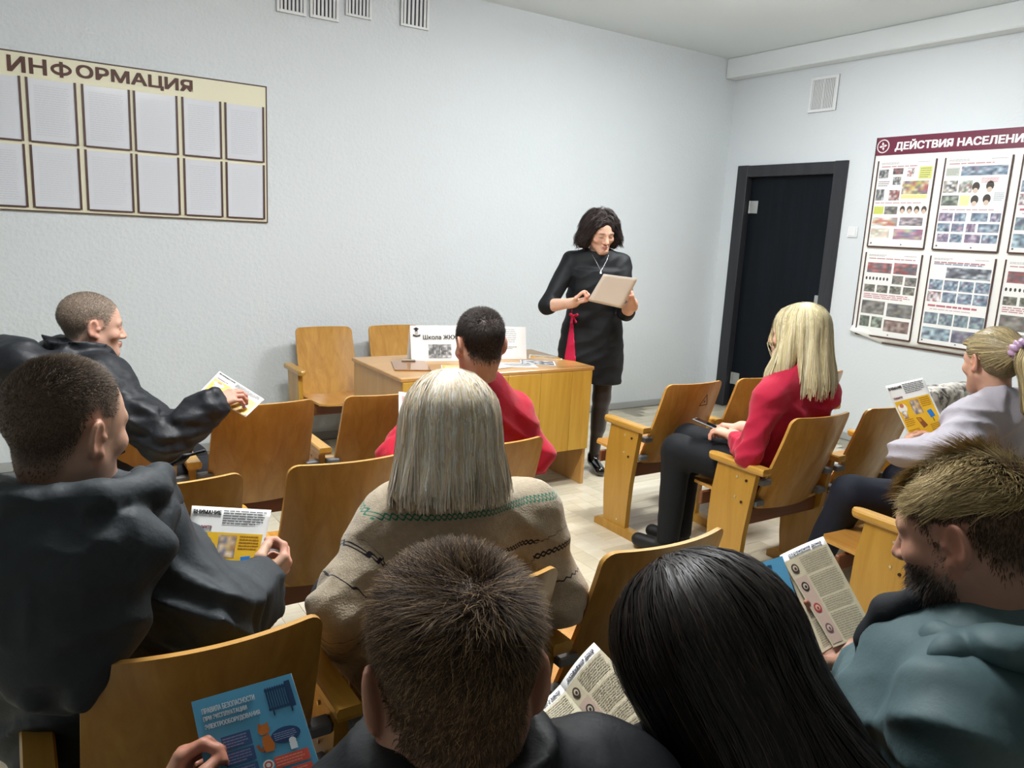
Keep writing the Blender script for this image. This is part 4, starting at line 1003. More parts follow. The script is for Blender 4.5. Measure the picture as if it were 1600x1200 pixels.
# ---------------------------------------------------------------- clothing helpers
def top_sdf(p, g=.02, ag=.012, cuff=.96, fold=.006, hem=None, ffr=(9, 9, 22), karm=.035, extra=None, neckcut=None, aw=(.056, .047, .034), sides=None, fine=.0018, crumple=.0):
    def f(P):
        d = p.f_core(P, g)
        for k in (sides or p.arms): d = su(d, p.f_arm(P, k, ag, *aw, t=cuff if not isinstance(cuff, dict) else cuff[k]), karm)
        if extra is not None: d = extra(P, d)
        if hem is not None: d = np.maximum(d, hem-P[:, 2])
        if neckcut is not None:
            a, b, r = neckcut; d = ss(d, seg(P, p.neck+np.array(a), p.neck+np.array(b), r), .012)
        I = np.abs(d) < .032; Pi = P[I]
        if not len(Pi): return d
        m1 = np.clip(noise(Pi, 5)*3+.5, 0, 1); st = stripes(Pi, (.45, .25, .85), 44, 9)*m1+stripes(Pi, (-.5, .2, .8), 38, 9)*(1-m1)
        d[I] -= fold*1.0*ridge(Pi, ffr)+fold*1.3*(st-.4)+fine*noise(Pi, 55)
        if crumple:
            for k in (sides or p.arms):
                a = p.arms[k]; m = np.exp(-(np.linalg.norm(P-a['E'].astype(f32), axis=1)/.13)**2); ax = nrm(a['W']-a['E']).astype(f32); t = (P-a['E'].astype(f32))@ax; d = d-crumple*m*(np.abs(np.sin(t*48+5*noise(P, 11)))-.5)
        return d
    return f
def tube_collar(P, c, up, r, t, h, flare=0.0, lean=(0, 0)):
    """upright collar: open tube round the neck"""
    up = nrm(up); Q = P-np.asarray(c, f32); z = Q@up.astype(f32); R = Q-z[:, None]*up.astype(f32); rr = np.sqrt((R*R).sum(1))
    dr = np.abs(rr-(r+flare*z))-t; dz = np.abs(z)-h; return np.maximum(dr, dz)*.8-.004
def bar(P, pts, r): return sus([seg(P, pts[i], pts[i+1], r) for i in range(len(pts)-1)], .01)

# ================================================================ 1. the presenter
p = Person((-2.530, -1.335), 207, 'standing woman in black dress with red panel, reading from white sheets', hip=.93, neck=(0, -.02, 1.395), head=(0, .035, 1.535), look=(-14, 17, 3), shw=.160, fem=True, skin='E0B49C', hair='2E2422', bulk=.92)
p.leg(-1, (-.085, .03, .49), (-.075, -.02, .10), (-.09, .13, .03)); p.leg(1, (.075, .03, .49), (.06, -.04, .10), (.075, .10, .03))
p.arm(1, p.loc(pt(855, 478, 4.78)), p.loc(pt(896, 473, 4.62)), p.loc(pt(925, 466, 4.56))-p.loc(pt(896, 473, 4.62)), palm=p.dirl(-CF*.3+CU*.9), curl=(48, 55, 40), thumb=.9)
p.arm(-1, p.loc(pt(978, 488, 4.80)), p.loc(pt(989, 474, 4.62)), p.loc(pt(984, 448, 4.54))-p.loc(pt(989, 474, 4.62)), palm=p.dirl(-CR*.8-CF*.3), curl=(50, 55, 40), thumb=.9)
p.body(face=dict(lips='B4605E', scalp=False), hh=.0045, hf=.0036, legs=False, forearm=.85)
def skirt(P):
    z = P[:, 2]; w = np.interp(z, [.58, .75, .92, 1.06, 1.2, 1.3], [.205, .212, .195, .162, .168, .165]).astype(f32); dd = np.interp(z, [.58, .75, .92, 1.06, 1.2, 1.3], [.14, .14, .128, .108, .122, .105]).astype(f32)
    q = np.sqrt((P[:, 0]/w)**2+((P[:, 1]-.0)/dd)**2); return (q-1)*np.minimum(w, dd)*.8
def dress(P):
    d = su(np.maximum(skirt(P), P[:, 2]-1.30), eseg(P, (0, 0, 1.15), (0, -.012, 1.318), .150, .128, .72), .05)
    for k in (-1, 1): d = su(d, seg(P, p.neck-p.up*.03, p.sh[k], .050, .056), .07)
    d = np.maximum(d, .60+.01*np.sin(P[:, 0]*9)-P[:, 2])
    for k in p.arms: d = su(d, p.f_arm(P, k, .006, .054, .044, .036, t=.12), .018)
    d = ss(d, ell(P, p.neck+np.array((0, .035, .072)), (.088, .085, .060)), .006)
    return d-.005*ridge(P, (9, 9, 16))-.003*stripes(P, (.5, .2, .8), 40, 8)
M_bdress = cloth('black_crepe', '101418', .62, .05, 500)
p.garment('dress', dress, M_bdress, (-.5, -.4, .5), (.5, .5, 1.55), .0075)
def panel(P):
    z = P[:, 2]; c = .150; hw = np.interp(z, [.59, .75, 1.0, 1.03], [.040, .032, .006, .001]); d = np.abs(P[:, 0]-c-.0)-hw
    return np.maximum(np.maximum(np.maximum(dress(P)-.0035, d), .605-z), -P[:, 1])
M_red = cloth('crimson_cloth', 'C41E4A', .6, .06, 500)
p.garment('red_panel', panel, M_red, (-.05, 0, .55), (.35, .4, 1.08), .005)
bow = p.garment('bow', lambda P: (lambda P: sus([seg(P, (.115, .148, .945), (.095, .165, .955), .006, .010), seg(P, (.115, .148, .945), (.135, .160, .955), .006, .010), seg(P, (.115, .150, .945), (.100, .168, .91), .005, .007), seg(P, (.115, .150, .945), (.130, .166, .905), .005, .007)], .006))(P-A_(.035, -.035, .075)), M_red, (0, .0, .9), (.3, .25, 1.1), .0035)
def tights(P):
    d = None
    for k in p.legs:
        K, An, T = p.legs[k]; hp = np.array((k*.09, 0, .85)); e = su(seg(P, hp, K, .082, .056), seg(P, K, An, .054, .034), .03); e = su(e, seg(P, K+np.array((0, -.02, -.09)), K+np.array((0, -.02, -.2)), .05, .042), .03); d = e if d is None else np.minimum(d, e)
    return d
m, N_, L_, b_ = newmat('sheer_tights'); b_.inputs['Base Color'].default_value = (*lin('241A1C'), 1); b_.inputs['Roughness'].default_value = .5; b_.inputs['Sheen Weight'].default_value = .3
p.garment('tights', tights, m, (-.3, -.3, .04), (.3, .3, .9), .009)
M_patent = flat('patent_leather', '0C0C0E', .12, coat=.8)
p.shoes(M_patent)
for k in p.legs: pass
M_silver = flat('silver', 'D8DADC', .25, .9)
nk = MB(); a = [(-.052, .075, 1.40), (-.034, .108, 1.365), (-.012, .122, 1.325), (0, .128, 1.305)]
for q in (1, -1):
    for i in range(3): nk.cyl((a[i][0]*q, a[i][1], a[i][2]), (a[i+1][0]*q, a[i+1][1], a[i+1][2]), .0016, n=6)
nk.cyl((0, .128, 1.305), (0, .130, 1.288), .004, .008, 8)
nk.build('necklace', M_silver, p.root)
def hv(Q):
    d = ell(Q, (0, -.018, .040), (.096, .112, .094)); lob = 0
    for sx in (-1, 1): d = su(d, seg(Q, (sx*.070, -.015, .03), (sx*.098, -.012, -.055), .045, .048), .03)
    d = su(d, seg(Q, (0, -.07, .02), (0, -.085, -.06), .07, .062), .04)
    d = ss(d, ell(Q, (.006, .105, -.030), (.062, .082, .098)), .010)
    d = ss(d, ell(Q, (0, .02, -.11), (.055, .11, .075)), .02)
    return d-.014*noise(Q, (45, 45, 30))-.010*noise(Q, 80)
crown = lambda R, n: R.normal(size=(n, 3))*A_(1, 1, .8)+A_(0, -.1, .8)
down = lambda p_, R: np.stack([p_[:, 0]*2.2, np.where(p_[:, 1] > .03, -.15, (p_[:, 1]+.02)*1.0), np.full(len(p_), -.35)], 1)
p.long_hair(hv, 2600, crown, down, 16, .011, w=.0022, wob=.7, zmin=-.10, off=(0, .020), sh_h=.005, lo=.6, hi=1.7, avoid=lambda q: (q[:, 1] > .055)&(np.abs(q[:, 0]) < .058)&(q[:, 2] < .062)&(q[:, 2] > -.12))
sheet('paper_sheets', 'white paper sheets the standing woman is reading from', 'paper', pt(943, 428, 4.44), pt(997, 435, 4.42), pt(972, 482, 4.54), pt(918, 470, 4.57), None, mat=flat('cream_paper', 'E4DACE', .7), size=(.21, .297))

# ================================================================ 2. man in the black quilted jacket (left, by the wall)
p = Person((-5.395, -2.03), 74, 'man with cropped greying hair in shiny black quilted jacket, sitting sideways', neck=(0.02, -.06, .985), head=(.015, -.006, 1.105), look=(8, 4, 0), shw=.19, skin='C9A08C', hair='7A7064')
p.neck[2] -= .012
p.arm(1, p.loc(pt(262, 690, 2.66)), p.loc(pt(328, 634, 2.71)), p.loc(pt(365, 615, 2.74))-p.loc(pt(330, 632, 2.70)), palm=p.dirl(CF*.5-CU*.8), curl=(25, 35, 25), thumb=.4)
p.arm(-1, (-.30, .02, .74), (-.16, .20, .66))
p.body(face=dict(lips='A8685E', stub=.18, blur=.022, dens=.78), hands=(1, -1), hh=.0035, hf={1: .0028, -1: .006})
p.short_hair(9000, lambda Q: np.full(len(Q), .007), lambda Q: np.full(len(Q), .5), lambda Q: np.stack([Q[:, 0]*4, -.1+0*Q[:, 0], -.9+0*Q[:, 0]], 1)*.4+A_(0, .3, 0), w=.0011, lo=.7, hi=1.7)
M_puff = flat('black_nylon', '1A1D23', .52, spec=.35, bump=.12, bscale=60)
def lm_extra(P, d):
    cl = tube_collar(P, p.neck+np.array((0, .006, .036)), (0, .12, 1), .080, .010, .036, .25); d = su(d, cl, .02)
    hd = sus([ell(P, p.neck+np.array((-.02, -.185, .025)), (.15, .105, .085)), ell(P, p.neck+np.array((-.02, -.18, -.06)), (.14, .085, .095)), ell(P, p.neck+np.array((.06, -.08, .02)), (.08, .05, .05))], .03)
    hd = ss(hd, ell(P, p.neck+np.array((0, -.09, .09)), (.10, .05, .05)), .02)
    return su(d, hd, .02)
def lm_jacket(P):
    d = top_sdf(p, .038, .022, .97, .010, .40, (10, 10, 20), .03, lm_extra, aw=(.058, .050, .040))(P)
    a = p.arms[1]; t1 = (P-p.sh[1].astype(f32))@nrm(a['E']-p.sh[1]).astype(f32); t2 = (P-a['E'].astype(f32))@nrm(a['W']-a['E']).astype(f32)
    near = np.exp(-(p.f_arm(P, 1, .02)/.03)**2)
    return d-.007*near*np.abs(np.sin(np.where(t2 > 0, t2*42+.8, t1*36)+3*noise(P, 12)))-.006*near*ridge(P, 38)
p.garment('jacket', lm_jacket, M_puff, (-.6, -.5, .35), (.6, .7, 1.2), .0078)
p.trousers(cloth('dark_trousers', '1A1C20', .8)); p.shoes(flat('black_leather', '101012', .4))
sheet('flyer', 'yellow and white flyer held over the seat back by the man in the quilted jacket', 'flyer', pt(343, 580, 2.86), pt(413, 624, 2.84), pt(384, 652, 2.78), pt(312, 612, 2.78), ink_yellow(), 'yellow safety flyers', size=(.148, .21))

# ================================================================ 3. young man in the hooded jacket (left foreground)
p = Person((-5.50, -3.56), 14, 'young man with brown buzz cut in dark grey hooded jacket, back turned', neck=(-.024, -.168, .985), head=(-.032, -.166, 1.150), look=(38, 4, 3), shw=.185, skin='CDA48C', hair='4E4238', bulk=1.04)
p.arm(1, p.loc(pt(335, 962, 1.40)), p.loc(pt(396, 926, 1.56)), p.loc(pt(428, 898, 1.60))-p.loc(pt(396, 926, 1.56)), palm=p.dirl(-CR*.9+CU*.25), curl=(45, 50, 35), thumb=.8, sh=p.loc(pt(205, 835, 1.40)))
p.arm(-1, (-.33, -.02, .72), (-.16, .22, .66))
FADE = HAIRLINE.copy(); FADE[-3:, 1] -= (.012, .022, .028)
p.body(face=dict(blur=.06, dens=.90, table=FADE), hh=.0033, hf={1: .0026, -1: .006})
top_l = lambda Q: .0035+.011*np.clip((Q[:, 2]-.05)/.05, 0, 1)
p.short_hair(17000, top_l, lambda Q: .25+.35*np.clip((Q[:, 2]-.05)/.06, 0, 1), lambda Q: np.stack([Q[:, 0]*3, .9*np.clip((Q[:, 2]-.03)*18, -.3, 1), -1+np.clip((Q[:, 2]-.02)*18, 0, 1.1)], 1), w=.0009, lo=.6, hi=1.6, jit=.3, alt='6A5A4A', frac=.3, table=FADE, up=.022)
M_ymj = cloth('dark_nylon', '31373C', .62, .10, 130, spec=.3)
def ym_hood(P):
    nb = p.neck
    ring = [nb+np.array(v) for v in ((.085, .095, .030), (.128, .02, .055), (.122, -.075, .075), (.06, -.135, .080), (-.05, -.135, .080), (-.115, -.085, .075), (-.128, .0, .055), (-.085, .075, .035))]
    rim = sus([seg(P, ring[i], ring[i+1], .026, .026) for i in range(7)], .02)
    sack = sus([ell(P, nb+np.array((0, -.135, .0)), (.165, .065, .085)), ell(P, nb+np.array((0, -.165, -.10)), (.125, .055, .105)), ell(P, nb+np.array((.0, -.185, -.185)), (.06, .035, .06))], .05)
    strap = sus([seg(P, nb+np.array((.135, .03, .03)), nb+np.array((.115, -.115, -.04)), .030, .030), seg(P, nb+np.array((.115, -.115, -.04)), nb+np.array((.03, -.21, -.20)), .030, .024)], .03)
    strap2 = seg(P, nb+np.array((-.135, .03, .03)), nb+np.array((-.03, -.21, -.20)), .030, .024)
    h = su(su(rim, sack, .012), np.minimum(strap, strap2), .010)
    q = P+.02*np.stack([noise(P, 9), noise(P+3, 9), noise(P+9, 9)], 1); h = h-.012*ridge(q+.5, (11, 11, 17))-.006*ridge(q, (26, 26, 20))
    return ss(h, seg(P, nb+np.array((0, .0, -.02)), nb+np.array((.012, .02, .22)), .070, .085), .012)
ymt = top_sdf(p, .036, .022, .94, .012, .36, (7, 7, 15), .035, aw=(.060, .052, .042), crumple=.012)
p.garment('hood', ym_hood, M_ymj, p.neck-.32, p.neck+.25, .006, parent=p.garment('jacket', ymt, M_ymj, (-.6, -.5, .3), (.6, .6, 1.2), .007))
p.garment('cuff', lambda P: np.maximum(p.f_arm(P, 1, .026, .06, .05, .036, t=1.0), .80*np.linalg.norm(p.arms[1]['W']-p.arms[1]['E'])-(P-p.arms[1]['E'].astype(f32))@nrm(p.arms[1]['W']-p.arms[1]['E']).astype(f32)), cloth('cuff_grey', '3A3E42', .7), p.arms[1]['W']-.15, p.arms[1]['W']+.15, .004)
def cord(P): 
    nb = p.neck; return bar(P, [nb+np.array(v) for v in ((.10, .085, .045), (.135, .115, .055), (.165, .11, .075), (.20, .12, .082))], .0035)
p.garment('drawstring', cord, flat('black_cord', '0E0E10', .6), p.neck-.05, p.neck+.3, .003)
a_ = p.arms[1]; q1 = a_['E']+(a_['W']-a_['E'])*.62
p.trousers(cloth('jeans_dark', '1E2228', .8)); p.shoes(flat('sneaker', '2A2A2C', .6))
sheet('flyer', 'yellow and white flyer in the hand of the buzz-cut young man', 'flyer', pt(300, 790, 1.70), pt(424, 797, 1.68), pt(396, 930, 1.58), pt(282, 925, 1.60), ink_yellow(), 'yellow safety flyers')

# ================================================================ 4. woman with silver hair in the beige sweater
p = Person((-4.855, -3.68), 6, 'woman with straight silver-blond hair in beige patterned sweater, back turned', neck=(.0, -.085, .945), head=(-.005, -.070, 1.078), look=(4, 8, 0), shw=.185, fem=True, skin='D8AE96', hair='EAD6B6')
p.arm(-1, p.loc(pt(532, 948, 1.58)), p.loc(pt(540, 1010, 1.78)), palm=(0, 0, -1), sh=p.loc(pt(612, 822, 1.66)))
p.arm(1, p.loc(pt(872, 935, 1.80)), p.loc(pt(800, 960, 1.98)), palm=(0, 0, -1), sh=p.loc(pt(828, 802, 1.80)))
p.body(face=dict(scalp=False), hh=.005, hf=.006)
m, N_, L_, b_ = newmat('beige_knit'); b_.inputs['Roughness'].default_value = .95; b_.inputs['Specular IOR Level'].default_value = .15; b_.inputs['Sheen Weight'].default_value = .25
def mathn(op, a, b=None, c=None):
    n = N_.new('ShaderNodeMath'); n.operation = op
    for i, v in enumerate((a, b, c)):
        if v is None: continue
        if isinstance(v, (int, float)): n.inputs[i].default_value = v
        else: L_.new(v, n.inputs[i])
    return n.outputs[0]
def attr(nm): n = N_.new('ShaderNodeAttribute'); n.attribute_name = nm; return n.outputs['Fac']
U, V1, V2 = attr('bu'), attr('bgreen'), attr('bdark'); sn = mathn('SINE', mathn('MULTIPLY', U, 300.0))
def chain(V, amp, th): 
    a = mathn('ABSOLUTE', mathn('SUBTRACT', V, mathn('MULTIPLY', sn, amp))); b2 = mathn('ABSOLUTE', mathn('ADD', V, mathn('MULTIPLY', sn, amp)))
    return mathn('LESS_THAN', mathn('MINIMUM', a, b2), th)
def zig(V, amp, th): return mathn('LESS_THAN', mathn('ABSOLUTE', mathn('SUBTRACT', V, mathn('MULTIPLY', sn, amp))), th)
tc = N_.new('ShaderNodeTexCoord'); nz = N_.new('ShaderNodeTexNoise'); nz.inputs['Scale'].default_value = 90; nz.inputs['Detail'].default_value = 5; L_.new(tc.outputs['Object'], nz.inputs['Vector'])
r_ = N_.new('ShaderNodeMix'); r_.data_type = 'RGBA'; r_.inputs['A'].default_value = (*lin('A2937C'), 1); r_.inputs['B'].default_value = (*lin('C6B8A2'), 1); L_.new(nz.outputs['Fac'], r_.inputs['Factor'])
def over(prev, col, fac): n = N_.new('ShaderNodeMix'); n.data_type = 'RGBA'; L_.new(prev, n.inputs['A']); n.inputs['B'].default_value = (*lin(col), 1); L_.new(fac, n.inputs['Factor']); return n.outputs['Result']
cur = over(r_.outputs['Result'], '2E8068', chain(V1, .0055, .0018)); cur = over(cur, '2A2630', chain(V2, .0045, .0022)); cur = over(cur, '3A3438', zig(attr('bthin'), .0022, .0018))
L_.new(cur, b_.inputs['Base Color']); bp = N_.new('ShaderNodeBump'); bp.inputs['Strength'].default_value = .35; bp.inputs['Distance'].default_value = .004
n2 = N_.new('ShaderNodeTexNoise'); n2.inputs['Scale'].default_value = 260; L_.new(tc.outputs['Object'], n2.inputs['Vector']); L_.new(n2.outputs['Fac'], bp.inputs['Height']); L_.new(bp.outputs['Normal'], b_.inputs['Normal'])
def sw_attrs(V):
    V = V.astype(f32); dl, dr_, dc = p.f_arm(V, -1, .02), p.f_arm(V, 1, .02), p.f_core(V, .02); arm = np.minimum(dl, dr_) < dc-.012
    along = np.zeros(len(V)); 
    for k in (-1, 1):
        a = p.arms[k]; m_ = (dl < dr_) if k == -1 else (dr_ <= dl); l1 = np.linalg.norm(a['E']-p.sh[k]); t1 = (V-p.sh[k])@nrm(a['E']-p.sh[k]); t2 = (V-a['E'])@nrm(a['W']-a['E']); along = np.where(m_, np.where(t1 < l1, t1, l1+np.maximum(t2, 0)), along)
    big = 9.0; z = V[:, 2]+.25*np.maximum(0, np.abs(V[:, 0])-.12)*0
    g = np.where(arm, big, z-.928); d = np.where(arm, along-.085, z-.835)
    def near(x, cs): q = np.stack([x-c for c in cs]); return q[np.argmin(np.abs(q), 0), np.arange(len(x))]
    t = np.where(arm, near(along, (.155, .225, .30, .36)), near(z, (.76, .70, .64)))
    return dict(bu=V[:, 0]+V[:, 1]*.6, bgreen=g, bdark=d, bthin=t)
p.garment('sweater', top_sdf(p, .020, .016, .96, .006, .42, (8, 8, 14), .03, neckcut=((0, .03, .07), (0, .05, .2), .06), aw=(.052, .046, .036), fine=.003, crumple=.010), m, (-.6, -.5, .38), (.6, .6, 1.1), .0065, attrs=sw_attrs)
def hv(Q):
    d = ell(Q, (0, -.016, .038), (.091, .110, .096))
    d = su(d, eseg(Q, (0, -.035, .02), (-.008, -.048, -.12), .098, .126, .72), .04)
    d = np.maximum(d, -.098+.026*np.sin(Q[:, 0]*26+1)+.014*np.sin(Q[:, 0]*70)-Q[:, 2])
    d = ss(d, ell(Q, (0, .10, -.05), (.055, .075, .13)), .015)
    th = np.arctan2(Q[:, 0], -Q[:, 1]-.02); return d-.0035*np.sin(th*19+3*noise(Q, 9))*np.clip((.06-Q[:, 2])*12, 0, 1)-.004*noise(Q, (60, 60, 9))
part = lambda R, n: np.concatenate([np.stack([R.normal(0, .22, n//2), R.uniform(-.7, .5, n//2), np.full(n//2, 1.0)], 1), R.normal(size=(n-n//2, 3))*A_(1, 1, .7)+A_(0, -.35, .35)])
fall = lambda p_, R: np.stack([p_[:, 0]*3.0*np.clip(p_[:, 2]*12, 0, 1), (p_[:, 1]+.0)*2*np.clip(p_[:, 2]*12, 0, 1), np.full(len(p_), -.5)], 1)
p.long_hair(hv, 6500, part, fall, 26, .0125, w=.0019, zmin=-.118, off=(0, .005), lo=.72, hi=1.30, alt='FBF3E4', frac=.35, wob=.10, lenr=(.72, 1.12), sh_h=.005, stride=3)
p.trousers(cloth('grey_trousers', '3A3C42', .8)); p.shoes(flat('shoe_black', '141416', .5))

# ================================================================ 5. man in the red sweater
p = Person((-4.29, -2.80), 4, 'dark-haired man in red sweater in front of the desk, back turned', neck=(0, -.10, .975), head=(.005, -.105, 1.125), look=(2, 10, 0), shw=.205, skin='C4957E', hair='2C2623', bulk=1.0)
p.arm(-1, p.loc(pt(622, 716, 2.58)), p.loc(pt(640, 735, 2.86)), palm=(0, 0, -1), sh=p.loc(pt(668, 645, 2.68)))
p.arm(1, p.loc(pt(836, 712, 2.84)), p.loc(pt(770, 730, 3.1)), palm=(0, 0, -1), sh=p.loc(pt(800, 650, 2.80)))
p.body(face=dict(blur=.02), hh=.0036, hf=.006)
p.short_hair(11000, lambda Q: .010+.014*np.clip((Q[:, 2]-.02)/.07, 0, 1), lambda Q: .25+.25*np.clip((Q[:, 2]-.04)/.06, 0, 1), lambda Q: np.stack([Q[:, 0]*4, .8*np.clip((Q[:, 2]-.04)*18, -.3, 1), -1+np.clip((Q[:, 2]-.03)*18, 0, 1)], 1), w=.0013, lo=.6, hi=2.0, jit=.35)
M_redk = cloth('red_knit', 'BE1634', .85, .2, 350, sheen=.15)
p.garment('sweater', top_sdf(p, .024, .018, .95, .007, .42, (8, 8, 15), .035, neckcut=((0, .02, .07), (0, .03, .25), .064), aw=(.052, .046, .040), crumple=.010), M_redk, (-.65, -.5, .38), (.65, .6, 1.15), .0085)
p.trousers(cloth('dark_jeans', '20242C', .8)); p.shoes(flat('shoe_dark', '18181A', .5))
sheet('flyer', 'white printed flyer showing past the red-sweatered man\'s left arm', 'flyer', pt(623, 612, 2.95), pt(668, 618, 3.02), pt(668, 690, 2.95), pt(623, 672, 2.88), Ink().lines(.015, .02, .13, .19, 16, 'D08A86'), size=(.148, .21))

# ================================================================ 6. blonde woman in red
p = Person((-2.79, -2.985), -6, 'blonde long-haired woman in crimson sweater and black trousers', neck=(.01, -.085, .985), head=(.0, -.055, 1.135), look=(-14, 2, 0), shw=.168, fem=True, skin='E0B49C', hair='D6C79A')
p.arm(-1, p.loc(pt(1170, 712, 3.30)), p.loc(pt(1148, 682, 3.46)), p.loc(pt(1116, 668, 3.54))-p.loc(pt(1148, 682, 3.46)), palm=p.dirl(-CU), curl=(30, 35, 25), thumb=.4, sh=p.loc(pt(1203, 618, 3.28)))
p.arm(1, p.loc(pt(1245, 700, 3.42)), p.loc(pt(1160, 668, 3.56)), p.loc(pt(1122, 664, 3.62))-p.loc(pt(1160, 668, 3.56)), palm=p.dirl(-CU), curl=(30, 35, 25), thumb=.4, sh=p.loc(pt(1288, 615, 3.36)))
p.leg(-1, (-.19, .37, .535), (-.20, .37, .09), (-.24, .52, .045)); p.leg(1, (-.02, .44, .55), (-.07, .40, .09), (-.09, .56, .045))
p.body(face=dict(scalp=False), hh=.0048, hf=.004)
M_crim = cloth('crimson_knit', 'B81A3C', .8, .15, 350, sheen=.15)
p.garment('sweater', top_sdf(p, .016, .010, .74, .007, .44, (8, 8, 15), .03, neckcut=((0, .03, .06), (0, .05, .2), .06), aw=(.046, .041, .034), crumple=.009), M_crim, (-.55, -.5, .38), (.55, .6, 1.15), .008)
def hv(Q):
    d = ell(Q, (0, -.016, .038), (.090, .110, .096))
    d = su(d, eseg(Q, (.008, -.060, .02), (.006, -.098, -.20), .098, .112, .75), .05)
    d = np.maximum(d, -.195+.025*np.sin(Q[:, 0]*40)-Q[:, 2])
    d = su(d, seg(Q, (-.065, .0, -.03), (-.100, .035, -.17), .042, .040), .03); d = su(d, seg(Q, (-.100, .035, -.17), (-.125, .085, -.30), .040, .016), .03)
    d = ss(d, ell(Q, (0.0, .105, -.04), (.055, .075, .10)), .015)
    th = np.arctan2(Q[:, 0], -Q[:, 1]-.02); return d-.004*np.sin(th*15+3*noise(Q, 9))*np.clip((.06-Q[:, 2])*12, 0, 1)-.005*noise(Q, (60, 60, 9))
p.long_hair(hv, 4500, part, fall, 30, .0125, w=.0026, zmin=-.235, off=(0, .006), lo=.75, hi=1.25, alt='EADFBE', frac=.3, wob=.10, lenr=(.8, 1.08), sh_h=.006, stride=3)
p.trousers(cloth('black_trousers', '14171C', .75), g=.018); p.shoes(flat('black_boot', '17181A', .5))
ph = empty('smartphone', tuple(pt(1108, 664, 3.60))); tag(ph, 'grey smartphone in the hands of the blonde woman in red', 'phone')
o = MB().box(-.036, .036, -.075, .075, -.004, .004, bev=.003).build('case', flat('phone_grey', '8A8C8E', .35, .3), ph); s_ = MB().box(-.033, .033, -.068, .068, .0041, .0046).build('screen', flat('phone_glass', '1A1C20', .1), ph)
ph.rotation_euler = (.25, .1, .5)

# ================================================================ 7. woman with the ponytail
p = Person((-2.42, -3.72), 2, 'woman with fair ponytail in pale shirt holding a yellow flyer', neck=(-.02, -.05, .985), head=(0, 0, 1.13), look=(22, 8, 0), shw=.180, fem=True, skin='CE9F86', hair='8E7E5E')
p.hc = p.loc(pt(1549, 566, 2.86)); p.neck = p.hc+np.array((.0, -.045, -.145)); up = nrm(p.neck-p.hip)
for k in (-1, 1): p.sh[k] = p.neck+np.array((k*.18, 0, -.05))
p.arm(-1, p.loc(pt(1492, 706, 2.64)), p.loc(pt(1408, 708, 2.84)), p.loc(pt(1428, 680, 2.92))-p.loc(pt(1405, 706, 2.84)), palm=p.dirl(CR*.6-CF*.5), curl=(35, 40, 30), thumb=.7)
p.arm(1, p.loc(pt(1600, 700, 3.0)), p.loc(pt(1500, 674, 2.98)), p.loc(pt(1466, 662, 2.92))-p.loc(pt(1500, 674, 2.98)), palm=p.dirl(-CF*.9), curl=(40, 45, 35), thumb=.8)
p.leg(-1, p.loc(pt(1330, 772, 3.10)), p.loc(pt(1262, 850, 3.3)), None); K, An, T = p.legs[-1]; An[2] = .10; p.legs[-1] = (K, An, An+np.array((-.05, .15, -.05)))
p.body(face=dict(scalp=True, blur=.02), hh=.004, hf=.004)
def crumple_mat(name, col):
    return cloth(name, col, .7, .10, 200)
p.garment('shirt', top_sdf(p, .022, .018, .93, .010, .44, (8, 8, 14), .035, neckcut=((0, .05, .05), (0, .07, .2), .06), aw=(.056, .050, .038), crumple=.007), crumple_mat('pale_lilac_cotton', 'AEA9B2'), (-.7, -.5, .38), (.6, .8, 1.15), .0078)
SL = HAIRLINE.copy()
def hv(Q):
    d = ell(Q, (0, -.018, .040), (.083, .106, .091)); d = su(d, ell(Q, (0, -.06, .0), (.062, .062, .055)), .03)
    d = su(d, ell(Q, (0, -.125, .045), (.026, .03, .026)), .03)
    d = su(d, ell(Q, (0, .075, .070), (.055, .028, .026)), .02)
    d = np.maximum(d, -(hair_mask(Q, -.004))*.8)
    for sx in (-1, 1): d = ss(d, ell(Q, (sx*.082, -.008, -.006), (.03, .026, .036)), .006)
    return d-.003*noise(Q, (30, 90, 90))
allr = lambda R, n: R.normal(size=(n, 3))+A_(0, 0, .4)
pony = lambda p_, R: A_(0, -.135, .045)-p_
p.long_hair(hv, 3000, allr, pony, 14, .011, w=.0022, zmin=-9, off=(0, .003), lo=.75, hi=1.35, alt='BCAA7C', frac=.35, sh_h=.004)
def tail(Q):
    d = seg(Q, (0, -.135, .045), (.0, -.175, .0), .022, .036); d = su(d, seg(Q, (0, -.175, 0), (.0, -.175, -.16), .036, .020), .03); return d-.004*noise(Q, (60, 60, 10))
tr = lambda R, n: R.normal(size=(n, 3))*A_(.4, .3, .4)+A_(0, -1.2, 0)
p.long_hair(tail, 900, tr, lambda p_, R: np.tile(A_(0, -.1, -1), (len(p_), 1)), 14, .012, w=.0025, zmin=-.2, off=(0, .004), lo=.7, hi=1.3, alt='BCAA7C', frac=.3, sh_h=.005, name='ponytail')
th = np.linspace(0, 2*np.pi, 49)[:-1]; ps = np.linspace(0, 2*np.pi, 15)[:-1]; V = []; cz = np.array((0, -.130, .045)); ax = nrm((0, -.75, -.35)); e1 = nrm(np.cross(ax, (1, 0, 0))); e2 = np.cross(ax, e1)
for a in th:
    for b in ps: r1 = .017*(1+.22*math.sin(a*11)+.1*math.sin(a*23+b)); rr = .026+r1*math.cos(b); V.append(cz+e1*rr*math.cos(a)+e2*rr*math.sin(a)+ax*r1*1.15*math.sin(b))
F = [(i*14+j, i*14+(j+1) % 14, ((i+1) % 48)*14+(j+1) % 14, ((i+1) % 48)*14+j) for i in range(48) for j in range(14)]
link('scrunchie', npmesh('scrunchie', p.head2own(np.array(V)), np.array(F), [flat('lilac_satin', 'B896B8', .3, coat=.3)]), p.root)
p.trousers(cloth('navy_trousers', '171B28', .75), g=.018); p.shoes(flat('black_flat', '141416', .5))
